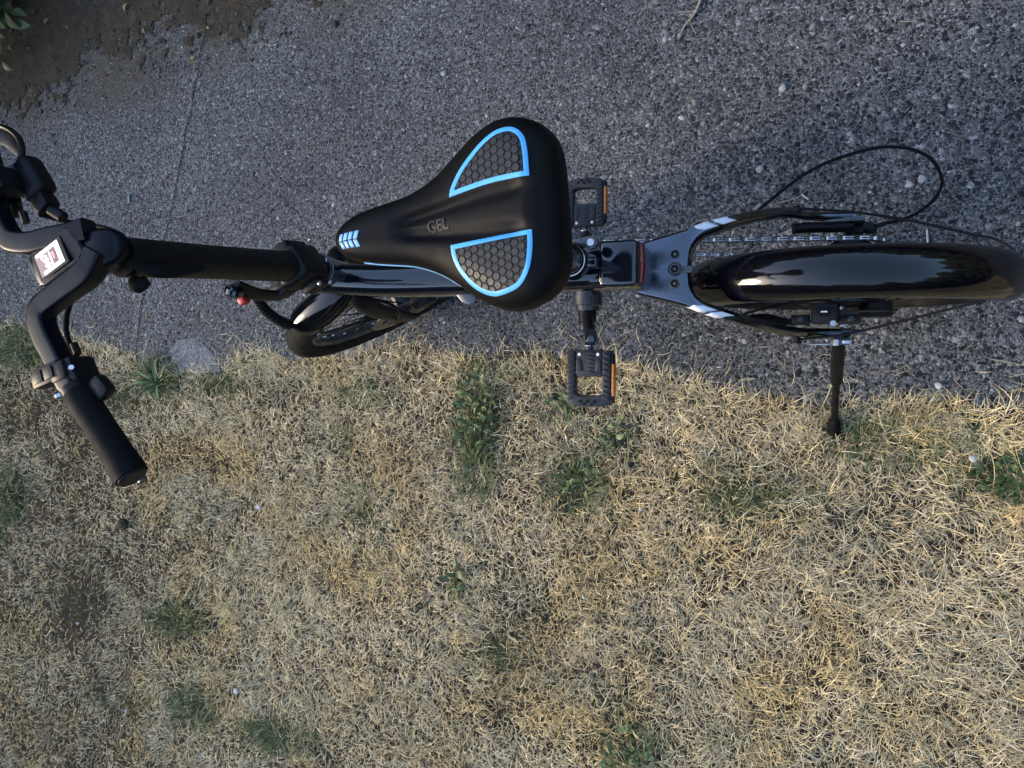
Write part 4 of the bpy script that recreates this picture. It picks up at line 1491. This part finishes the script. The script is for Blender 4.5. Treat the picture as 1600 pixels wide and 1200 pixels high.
g = prism(poly, -.030, lambda f, l: .0005 if f > -.028 else .0005 - (-.028 - f) * .55, .003).xf(HM)
g.make('console', 'bar', hb, angle=30)
g = tube([HB(.004, .004, -.026), HB(-.026, .008, -.025), HB(-.046, .012, -.027), HB(-.058, .015, -.031), HB(-.065, .017, -.038)], [(.020, .013), (.0225, .016), (.0225, .017), (.019, .017), (.010, .011)], 28, 8, power=4)
g.make('stem_neck', 'bar', hb, angle=50)

# lit screen
TILT = Matrix.Translation((.0, 0, -.0005)) @ Matrix.Rotation(R(0), 4, 'Y')
disp = empty('display', (0, 0, 0)); disp.parent = bike
def scr(poly, z0, z1, name, mat, bev=0.0, parent=disp):
    """plan outline in screen millimetres: right, up as the rider reads it"""
    P = [(u / 1000, -r / 1000) for r, u in poly]
    return prism(P, z0, z1, bev).xf(HM @ TILT).make(name, mat, parent, smooth=False)
def rect(x0, y0, x1, y1):
    return [(x0, y0), (x1, y0), (x1, y1), (x0, y1)]
scr(rect(-15.5, -22, 15.5, 24), -.002, .0012, 'bezel', 'plastic', .0012)
scr(rect(-12.5, -17, 12.5, 19.5), .0010, .0018, 'screen_panel', 'lcd_pink')
for r_ in (rect(-12.5, -17, 12.5, -11.5), rect(-12.5, -11.5, -8.7, 14), rect(8.9, -11.5, 12.5, 17)):
    scr(r_, .0014, .0024, 'screen_border', 'lcd_white')
scr(rect(-8.5, -11.3, 8.7, -3.2), .0014, .0021, 'status_field', 'lcd_rose')
scr(rect(-7.5, -2.6, 6.5, -.9), .0014, .0025, 'underline', 'lcd_white')
scr(rect(-3.0, -7.2, -.6, -5.2), .0016, .0026, 'warning_mark', 'lcd_red')
scr(rect(.4, -7.2, 4.6, -5.2), .0016, .0026, 'warning_mark', 'lcd_red')
for ch, xx, yy, sz in (('0', -5.0, 4.4, 10.0), ('0', .6, 5.0, 10.0), ('7', 6.0, 6.6, 11.5)):
    v, f = text_mesh(ch, sz, .25)
    P = [Vector(((p.y + yy) / 1000, -(p.x + xx) / 1000, .0027 if p.z > .5 else .0016)) for p in v]
    g = G().add(P, f).xf(HM @ TILT)
    g.make('digit', 'lcd_white', disp, smooth=False)
# pale front lip of the console
g = tube([HB(.031, -.0150, -.004), HB(.0315, 0, -.004), HB(.0285, .0160, -.004)], .0020, 10, 6)
g.make('front_lip', 'satin', hb)

def HC(f, l, z=0.0):
    return HB(f + .0145 + (abs(l) - .116) * .125, l, z)
BOXM = HM @ Matrix.Translation((.0150, 0, 0))
# grips, levers, switches, bell
def grip(s):
    gr_ = empty('grip', (0, 0, 0)); gr_.parent = bike
    a, b = Vector((.0368, .1385 * s, -.004)), Vector((.0100, .2465 * s, -.004))
    pa = [a.lerp(b, t) for t in (0, .06, .2, .5, .8, .93, 1.0)]
    tube([HB(*p) for p in pa], [.0150, .0165, .0160, .0158, .0165, .0178, .0170], 24, 4).make('sleeve', 'rubber', gr_)
    e = b - a; e.normalize()
    tube([HB(*(a - e * .007)), HB(*(a + e * .002))], [(.0150, .0150)] * 2, 22, 2).make('lock_ring', 'matte', gr_)
    q = HB(*(a - e * .003)) + HF * .010 + Z3 * .010
    cyl(q, q + (HF + Z3).normalized() * .006, .0038, 12, bev=.0008).make('lock_bolt', 'steel', gr_)
    cyl(HB(*(b - e * .002)), HB(*(b + e * .003)), .0150, 22, bev=.0015).make('end_cap', 'plastic', gr_)
    return gr_
grip(1); grip(-1)
def lever(s):
    bl = empty('brake_lever', (0, 0, 0)); bl.parent = bike
    box((.024, .116 * s, -.012), (.034, .030, .034), .006).xf(BOXM).make('clamp', 'matte', bl)
    tube([HC(.030, .104 * s, -.024), HC(.046, .100 * s, -.034), HC(.050, .112 * s, -.040)], [.008, .009, .007], 12, 5).make('lever_body', 'matte', bl)
    tube([HC(.044, .112 * s, -.040), HC(.044, .145 * s, -.044), HC(.030, .19 * s, -.046), HC(.012, .236 * s, -.044), HC(.009, .246 * s, -.043)], [(.006, .005), (.0065, .005), (.006, .0045), (.0065, .0045), (.0055, .004)], 12, 6).make('lever_blade', 'satin', bl)
    cyl(HC(.034, .089 * s, -.030), HC(.037, .076 * s, -.031), .0042, 12).make('cable_adjuster', 'plastic', bl)
    cyl(HC(.010, .117 * s, .004), HC(.006, .117 * s, .007), .0026, 12).make('clamp_bolt', 'steel', bl)
lever(1); lever(-1)
PM = HM @ Matrix.Translation((.056, .108, .001)) @ Matrix.Rotation(R(-8), 4, 'Z')
g = box((0, 0, 0), (.042, .021, .018), .003).xf(PM)
g.merge(box((-.016, .002, -.006), (.024, .022, .030), .005).xf(PM))
cp = g.make('control_pod', 'plastic', bike)
for k in range(2):
    box((-.007 + k * .016, 0, .0095), (.013, .013, .0016), .0006).xf(PM).make('button', 'plastic', cp)
cyl(PM @ Vector((.0185, -.006, .0088)), PM @ Vector((.0185, -.006, .0098)), .0010, 8).make('led', 'greymark', cp)
box((.010, .146, -.010), (.020, .026, .016), .006, (0, 0, R(20))).xf(HM).make('thumb_throttle', 'plastic', bike)
# right side: shifter with a blue grey window, bell dome
sh = empty('shifter', (0, 0, 0)); sh.parent = bike
SM = HM @ Matrix.Translation((.026, -.118, -.034)) @ Matrix.Rotation(R(10), 4, 'Z')
box((-.004, 0, -.004), (.034, .052, .028), .010, seg=3).xf(SM).make('body', 'matte', sh)
box((-.002, .033, -.004), (.022, .022, .022), .006).xf(SM).make('clamp', 'matte', sh)
box((.004, -.006, .0095), (.012, .030, .003), .001).xf(SM).make('gear_window', 'lens', sh)
box((.004, .012, .0105), (.006, .005, .0016), .0005).xf(SM).make('gear_needle', 'orange', sh)
cyl(SM @ Vector((.006, .019, .008)), SM @ Vector((.006, .019, .011)), .0026, 12).make('screw', 'steel', sh)
cyl(SM @ Vector((-.004, .044, -.004)), SM @ Vector((-.012, .062, -.006)), .0065, 14, bev=.001).make('cable_barrel', 'plastic', sh)
lp = [SM @ Vector(p) for p in ((.010, -.024, -.002), (-.008, -.034, -.004), (-.014, -.056, -.006), (.000, -.084, -.006), (.026, -.086, -.004))]
tube(lp, [(.0035, .004), (.003, .004), (.003, .004), (.003, .004), (.003, .004)], 10, 8).make('lever_loop', 'plastic', sh)
poly = [(-.002, -.036), (-.009, -.044), (-.0125, -.057), (.001, -.081), (.022, -.083), (.008, -.062), (.003, -.046)]
prism(poly, -.010, -.0055, .0015).xf(SM).make('lever_pad', 'matte', sh)

# cables from the bar down to the frame and the fork
cb = empty('cable_bundle', (0, 0, 0)); cb.parent = bike
tube([(-.775, -.040, 1.012), (-.79, -.045, 1.01), (-.825, -.058, 1.005), (-.845, -.079, 1.005), (-.844, -.103, 1.01), (-.826, -.123, 1.02), (-.808, -.135, 1.028)], .0030, 10, 8).make('left_brake_cable', 'rubber', cb)
tube([HB(-.046, -.014, -.050), HB(-.022, -.036, -.062), HB(.006, -.056, -.058), HB(.030, -.078, -.036)], .0028, 10, 8).make('right_brake_cable', 'rubber', cb)
tube([HB(-.050, .024, -.040), HB(-.066, .044, -.070), HB(-.080, .040, -.12)], [.0055, .0075, .005], 12, 7).make('cable_plug', 'rubber', cb)
tube([HB(-.036, .040, -.060), HB(-.040, .048, -.058), HB(-.050, .046, -.064)], [.007, .009, .006], 12, 5).make('connector', 'rubber', cb)
wr = [(-.812, -.040, .730), (-.818, -.050, .715), (-.823, -.065, .690), (-.826, -.078, .655), (-.832, -.084, .620)]
tube(wr, .0068, 14, 8).make('wrapped_cables', 'rubber', cb)
wp = smooth_path(wr, 12)
g = G()
for i in range(2, len(wp) - 1, 3):
    g.merge(ring(wp[i], wp[i + 1] - wp[i - 1], .0066, .0021, 18, 6))
o = g.make('spiral_wrap', 'plastic', cb)
for k, (dx, dy) in enumerate(((0, 0), (.007, -.004), (-.005, .005))):
    tube([(-.832 + dx * .3, -.084 + dy * .3, .622), (-.818 + dx, -.088 + dy, .600), (-.789 + dx, -.078 + dy, .590), (-.762 + dx, -.053 + dy, .585), (-.748 + dx, -.034, .575), (-.72 + dx, -.026, .56)], .0026, 8, 6).make('cable', 'rubber', cb)
tube([(-.725, -.040, .60), (-.70, -.045, .55), (-.72, -.055, .46), (-.78, -.066, .36), (-.82, -.066, .30)], .0024, 8, 6).make('front_brake_cable', 'rubber', cb)

# ------------------------------------------------------------------ plants and small things on the ground
def leaf_mesh(L, w, cup=.15, lobes=0, mat='leaf', n=6):
    """an ovate blade along +x, folded a little on its midrib"""
    v, f = [], []
    for i in range(n + 1):
        t = i / n
        ww = w * (math.sin(math.pi * min(1, t * .97 + .03) ** .75) ** .9) * (1 + (.18 * math.sin(t * 14) if lobes else 0)) + .0002
        zz = .25 * L * math.sin(t * 1.9) - .20 * L * t * t
        v += [Vector((t * L, -ww, zz + cup * ww)), Vector((t * L, 0, zz)), Vector((t * L, ww, zz + cup * ww))]
    for i in range(n):
        b = i * 3
        f += [[b, b + 1, b + 4, b + 3], [b + 1, b + 2, b + 5, b + 4]]
    return mesh('leaf', v, f, mat, True, False)

def weed(name, label, cat, x, y, rx, ry, n, size, height, lm, stem=True, flat=.5, zg=None, group=None):
    z0 = float(lawn_z(x, y)) if zg is None else zg
    root = empty(name, (x, y, z0))
    tag(root, label, cat, group)
    if stem:
        g = G()
        for k in range(5):
            a, r = rng.uniform(0, 6.28), math.sqrt(rng.random())
            p = Vector((rx * r * math.cos(a), ry * r * math.sin(a), height * rng.uniform(.6, 1)))
            g.merge(tube([(0, 0, -.004), p * .5 + Vector((0, 0, height * .25)), p], .0011, 5, 4))
        g.make('stem', 'stemgreen', root)
    for k in range(n):
        a, r = rng.uniform(0, 6.28), math.sqrt(rng.random())
        o = link('leaf', lm[int(rng.integers(len(lm)))], root)
        o.location = (rx * r * math.cos(a), ry * r * math.sin(a), max(.004, height * rng.uniform(.25, 1.05) * (1.1 - .5 * r)))
        o.rotation_euler = (rng.normal(0, .6), rng.normal(-.05, .42), a + rng.normal(0, .9))
        s = size * rng.uniform(.55, 1.3)
        o.scale = (s, s, s)
    return root
LW = [leaf_mesh(1, .22, .3), leaf_mesh(1, .30, .5), leaf_mesh(1, .20, .2, 1), leaf_mesh(1, .27, -.3, 1)]
LN = [leaf_mesh(1, .050, .3), leaf_mesh(1, .065, .4)]
LCV = [leaf_mesh(1, .42, .2, 0, 'clover'), leaf_mesh(1, .36, .3, 0, 'clover')]
LD = [leaf_mesh(1, .32, .25, 0, 'darkleaf', 8), leaf_mesh(1, .27, .3, 0, 'darkleaf', 8)]
weed('broadleaf_weed', 'largest leafy green weed patch in the dry lawn between front wheel and left pedal', 'weed', -.768, -.262, .048, .100, 170, .017, .040, LW)
weed('broadleaf_weed', 'small green weed just below the left pedal end of the saddle side lawn', 'weed', -.512, -.392, .045, .035, 40, .020, .03, LW[2:] + LN)
weed('broadleaf_weed', 'low green weed leaves showing beside the left pedal on its rear side', 'weed', -.435, -.300, .035, .035, 30, .018, .03, LW + LN)
weed('broadleaf_weed', 'green weed leaves poking out under the outer end of the left pedal', 'weed', -.55, -.238, .028, .022, 18, .019, .03, LW)
weed('broadleaf_weed', 'tiny weed sprig standing alone in the middle of the straw coloured lawn', 'weed', -.802, -.655, .012, .042, 11, .023, .03, LW)
weed('clover_patch', 'dense dark green clover clump beside the white stone at the right edge', 'weed', .300, -.345, .070, .042, 120, .0125, .028, LCV)
weed('leafy_weed', 'dark green leafy weed at the bottom edge below the saddle', 'weed', -.385, -.965, .055, .055, 75, .019, .035, LW)
weed('leafy_weed', 'narrow leaved green weed by the pale broken concrete corner', 'weed', -1.715, -.205, .030, .025, 46, .055, .030, LN)
def tuft(label, x, y, rx, ry, n, L, cols=GRASS):
    r = np.sqrt(rng.random(n)); a = rng.random(n) * 6.283
    xx, yy = rx * r * np.cos(a), ry * r * np.sin(a)
    out_ = np.arctan2(yy, xx)
    root_z = float(lawn_z(x, y))
    c = cols[rng.integers(0, len(cols), n)] * rng.uniform(.7, 1.25, (n, 1))
    me = blades('grass_tuft', xx, yy, np.zeros(n) - .004, np.clip(rng.lognormal(math.log(L), .3, n), .012, .12), rng.uniform(.0015, .0030, n), out_ + rng.normal(0, .8, n), rng.uniform(.5, 1.35, n), rng.uniform(.6, 2.2, n), rng.normal(0, .6, n), c, 4)
    o = link('grass_tuft', me)
    o.location = (x, y, root_z)
    tag(o, label, 'grass tuft', 'green grass tufts in the dry lawn')
tuft('green grass tuft spreading beside the pale concrete corner', -1.715, -.185, .05, .035, 260, .050)
tuft('dark green grass clump at the far left edge of the lawn', -2.285, -.56, .06, .07, 420, .038)
tuft('green grass clump at the left edge just below another clump', -2.34, -.68, .05, .06, 260, .034)
tuft('broad green grass tuft beneath the handlebar grip in the lower left lawn', -1.617, -.842, .09, .035, 300, .032)
tuft('green grass growing along the pavement edge under the left bar end elbow', -2.25, -.115, .16, .045, 700, .036)
tuft('green grass tuft at the lower end of the largest weed patch', -.757, -.395, .035, .055, 260, .036)
tuft('green grass tuft beside the small weed near the left pedal', -.505, -.425, .045, .045, 180, .032)
tuft('green grass tuft at the bottom edge left of the centre', -1.26, -1.08, .10, .035, 330, .034)
tuft('green grass tuft in the bottom left corner area beside a pebble', -1.53, -1.06, .07, .04, 200, .030)
tuft('sparse green tuft below the front wheel tyre', -1.07, -.225, .06, .025, 150, .030)
tuft('small green tuft between the front wheel and the grip end', -1.07, -.50, .035, .035, 110, .030)
tuft('green grass tuft right of the kickstand foot', .10, -.29, .13, .04, 300, .040)

# shrub whose leaves enter at the far corner
def shrub():
    rng = np.random.default_rng(5)
    root = empty('shrub', (-2.395, .965, 0))
    tag(root, 'dark leafy shrub reaching in over the brown dirt at the far corner', 'shrub')
    g = G()
    for k in range(9):
        a = rng.uniform(0, 6.28)
        p = Vector((.24 * math.cos(a), .24 * math.sin(a), rng.uniform(.10, .34)))
        g.merge(tube([(0, 0, -.02), p * .5 + Vector((0, 0, .05)), p], [.006, .004, .002], 6, 5))
    g.make('branches', 'twig', root)
    for k in range(460):
        a, r = rng.uniform(0, 6.28), rng.random() ** .45
        th = rng.uniform(.1, 1.35)
        o = link('leaf', LD[k % 2], root)
        o.location = (.285 * r * math.cos(a) * math.sin(th + .3), .285 * r * math.sin(a) * math.sin(th + .3), .03 + .33 * r * math.cos(th))
        o.rotation_euler = (rng.normal(0, .4), rng.normal(.25, .35), a + rng.normal(0, .6))
        s = rng.uniform(.032, .058)
        o.scale = (s, s, s)
shrub()

# single small things
def rock(name, mat, x, y, z, r, fl=.6, seed=0):
    rs = np.random.default_rng(seed)
    bm = bmesh.new()
    bmesh.ops.create_icosphere(bm, subdivisions=2, radius=1)
    k = rs.uniform(.75, 1, 3)
    ph = rs.random(6) * 6
    for v in bm.verts:
        q = 1 + .14 * math.sin(3 * v.co.x + ph[0]) * math.sin(3 * v.co.y + ph[1]) + .10 * math.sin(5 * v.co.z + ph[2] + 4 * v.co.x)
        v.co = Vector((v.co.x * k[0] * q, v.co.y * k[1] * q, v.co.z * fl * q)) * r
    me = bpy.data.meshes.new(name); bm.to_mesh(me); bm.free()
    me.polygons.foreach_set('use_smooth', [True] * len(me.polygons))
    me.materials.append(M[mat])
    o = link(name, me)
    o.location = (x, y, z)
    return o
o = rock('white_pebble', 'pebble', .147, .212, .001, .0085, .45, 1); tag(o, 'round pale pebble on the concrete inside the cable loop', 'pebble')
o = rock('white_pebble', 'whitebit', .236, -.318, .002, .0085, .5, 2); tag(o, 'pale stone in the grass beside the dark clover clump', 'pebble')
o = rock('white_pebble', 'whitebit', .178, -.184, .003, .0085, .45, 3); tag(o, 'white chip on the concrete at the lawn edge right of the kickstand', 'pebble')
o = rock('white_pebble', 'whitebit', -1.353, -.522, .006, .0075, .4, 4); tag(o, 'white fleck in the lawn right of the handlebar grip end', 'pebble')
o = rock('white_pebble', 'whitebit', -1.393, -.989, .008, .0085, .4, 5); tag(o, 'largest white fleck low in the lawn at the left', 'pebble')
o = rock('dark_clod', 'soil', -1.812, -.604, .0, .020, .6, 6); tag(o, 'small dark clod of soil in the worn lawn below the grip end', 'soil clod')
FLECKS = [((38, -.0), -2.184, -.705, 'tiny white fleck at the left edge beside the dark green grass clump'), (0, -1.92, -1.129, 'white fleck in the bottom left corner, leftmost of a loose row of four'),
    (0, -1.829, -1.135, 'white fleck in the lower left, second of a loose row of four'), (0, -1.703, -1.138, 'white fleck ending the loose row of four in the lower left'), (0, -1.76, -1.10, 'pale fleck in the lower left, third of a loose row of four'),
    (0, -2.012, -.913, 'tiny pale fleck in the worn turf at the left, upper of a close pair'), (0, -1.95, -.889, 'tiny pale fleck in the worn turf at the left, right one of a close pair'),
    (0, -1.545, -.787, 'pale fleck above the broad green tuft in the left lawn'), (0, -1.399, -.640, 'white fleck lying in straw below the fleck nearest the grip end'), (0, -1.309, -.660, 'pale fleck in straw, right of the white one below the grip end'),
    (0, -1.434, -.891, 'white fleck just above the largest white fleck of the lawn'), (0, -1.269, -.576, 'tiny white fleck in straw beneath the front wheel area'), (0, -.495, -.652, 'white shell like fleck in grass below the left pedal, right of a pair'),
    (0, -.599, -.661, 'white shell like fleck in grass below the left pedal, left of a pair'), (0, -.375, -.455, 'small pale fleck in the lawn between left pedal and kickstand foot'), (0, -.716, -.788, 'pale fleck under the lone weed sprig in the middle lawn')]
for k, (_, x, y, lab) in enumerate(FLECKS):
    o = rock('white_fleck', 'whitebit', x, y, float(lawn_z(np.array(x), np.array(y))) + .017, float(rng.uniform(.003, .0055)), .45, 20 + k)
    o.rotation_euler = (rng.normal(0, .4), rng.normal(0, .4), rng.uniform(0, 6))
    tag(o, lab, 'fleck', 'white flecks scattered over the dry lawn')
for k, (x, y, r_, lab) in enumerate(((-.90 + .02, .55, .009, 'pale oval pebble set in concrete at the upper right'), (-.108, .42, .0085, 'yellowish grey pebble on the concrete above the right stay'), (-.15, .255, .008, 'pale pebble on concrete just outside the start of the cable loop'))):
    o = rock('pale_pebble', 'pebble', x, y, .002, r_, .5, 60 + k); tag(o, lab, 'pebble')
# scraps of dry leaf over the dirt and the concrete
scrap = [leaf_mesh(1, .32, .5, 1, 'dryleaf', 4), leaf_mesh(1, .22, .7, 0, 'dryleaf', 4)]
SCRAPS = [(-1.906, .861, 'yellow leaf scrap on the dirt at the top edge left of the slab joint'), (-1.609, .770, 'orange brown leaf scrap on the dirt beside the slab joint'), (-2.209, .883, 'yellowish curled leaf scrap on the dirt just right of the shrub'),
    (-2.275, .803, 'small leaf scrap on the dirt below the shrub'), (-2.374, .823, 'leaf scrap at the left edge under the shrub leaves'), (-1.841, .804, 'pale leaf scrap on the dirt below the yellow one at the top edge'),
    (-2.270, .589, 'slim upright tan leaf scrap at the left where dirt meets concrete'), (-2.087, .617, 'short straw coloured leaf scrap on concrete just below the dirt'), (-1.660, .690, 'curled pale leaf scrap on the slab joint at the dirt edge'), (-2.402, .725, 'leaf scrap at the left picture edge on brown dirt')]
for k, (x, y, lab) in enumerate(SCRAPS):
    o = link('leaf_scrap', scrap[k % 2])
    z_ = float(dirt_z(np.array(x), np.array(y))) if float(dirt_f(np.array(x), np.array(y))) > 0 else float(pave_z(np.array(x), np.array(y)))
    o.location = (x, y, z_ + .003)
    o.rotation_euler = (rng.normal(0, .3), rng.normal(0, .3), rng.uniform(0, 6))
    s = rng.uniform(.014, .026); o.scale = (s, s, s)
    tag(o, lab, 'leaf', 'scraps of dry leaf on the pavement')
def stick(label, pts, r, mat='twig', name='dry_twig'):
    g = tube(pts, r, 7, 6)
    for k in (1, 2):
        if len(pts) > 3:
            p = Vector(pts[k]); q = Vector(pts[k + 1])
            sd_ = (q - p).cross(Z3).normalized() * (1 if k % 2 else -1)
            g.merge(tube([p, p + (q - p) * .5 + sd_ * .016, p + (q - p) * .8 + sd_ * .030], [r * .7, r * .5, r * .3] if not isinstance(r, list) else .0008, 6, 4))
    o = g.make(name, mat)
    tag(o, label, 'twig')
stick('forked pale twig lying on the concrete at the top edge', [(-.268, .655, .006), (-.286, .610, .004), (-.299, .592, .004), (-.312, .576, .004), (-.322, .553, .004)], [.0032, .0028, .0024, .002, .0012])
stick('pale stub like a cigarette end on the concrete left of the slab joint', [(-1.857, .319, .004), (-1.8535, .299, .004)], .0033, 'pebble', 'pale_stub')
stick('short white splinter on the concrete behind the cable loop beside the rear fender', [(.156, .112, .0035), (.1575, .088, .0035)], .0020, 'whitebit', 'white_splinter')
stick('long dry stalk lying over the grass right of the kickstand foot', [(.080, -.279, .030), (.151, -.256, .036), (.214, -.234, .026)], [.0012, .0014, .0008])
stick('curved pale straw on the concrete under the cable loop', [(-.114, .182, .003), (-.090, .187, .005), (-.070, .194, .003)], .0009)
stick('tiny white splinter under the cable loop', [(-.069, .197, .003), (-.056, .186, .003)], .0014, 'whitebit', 'white_splinter')
stick('short straight straw on the concrete near the top right', [(.106, .526, .003), (.136, .523, .003)], .0010)
stick('thin straight straw on the concrete at the right edge below the rear wheel', [(.262, -.134, .003), (.290, -.139, .005), (.314, -.145, .003)], .0010)
stick('small dark crooked twig in the lower left lawn', [(-.995, -.853, .026), (-.976, -.861, .028), (-.958, -.862, .027), (-.940, -.872, .024)], .0016, 'dirt', 'dark_twig')
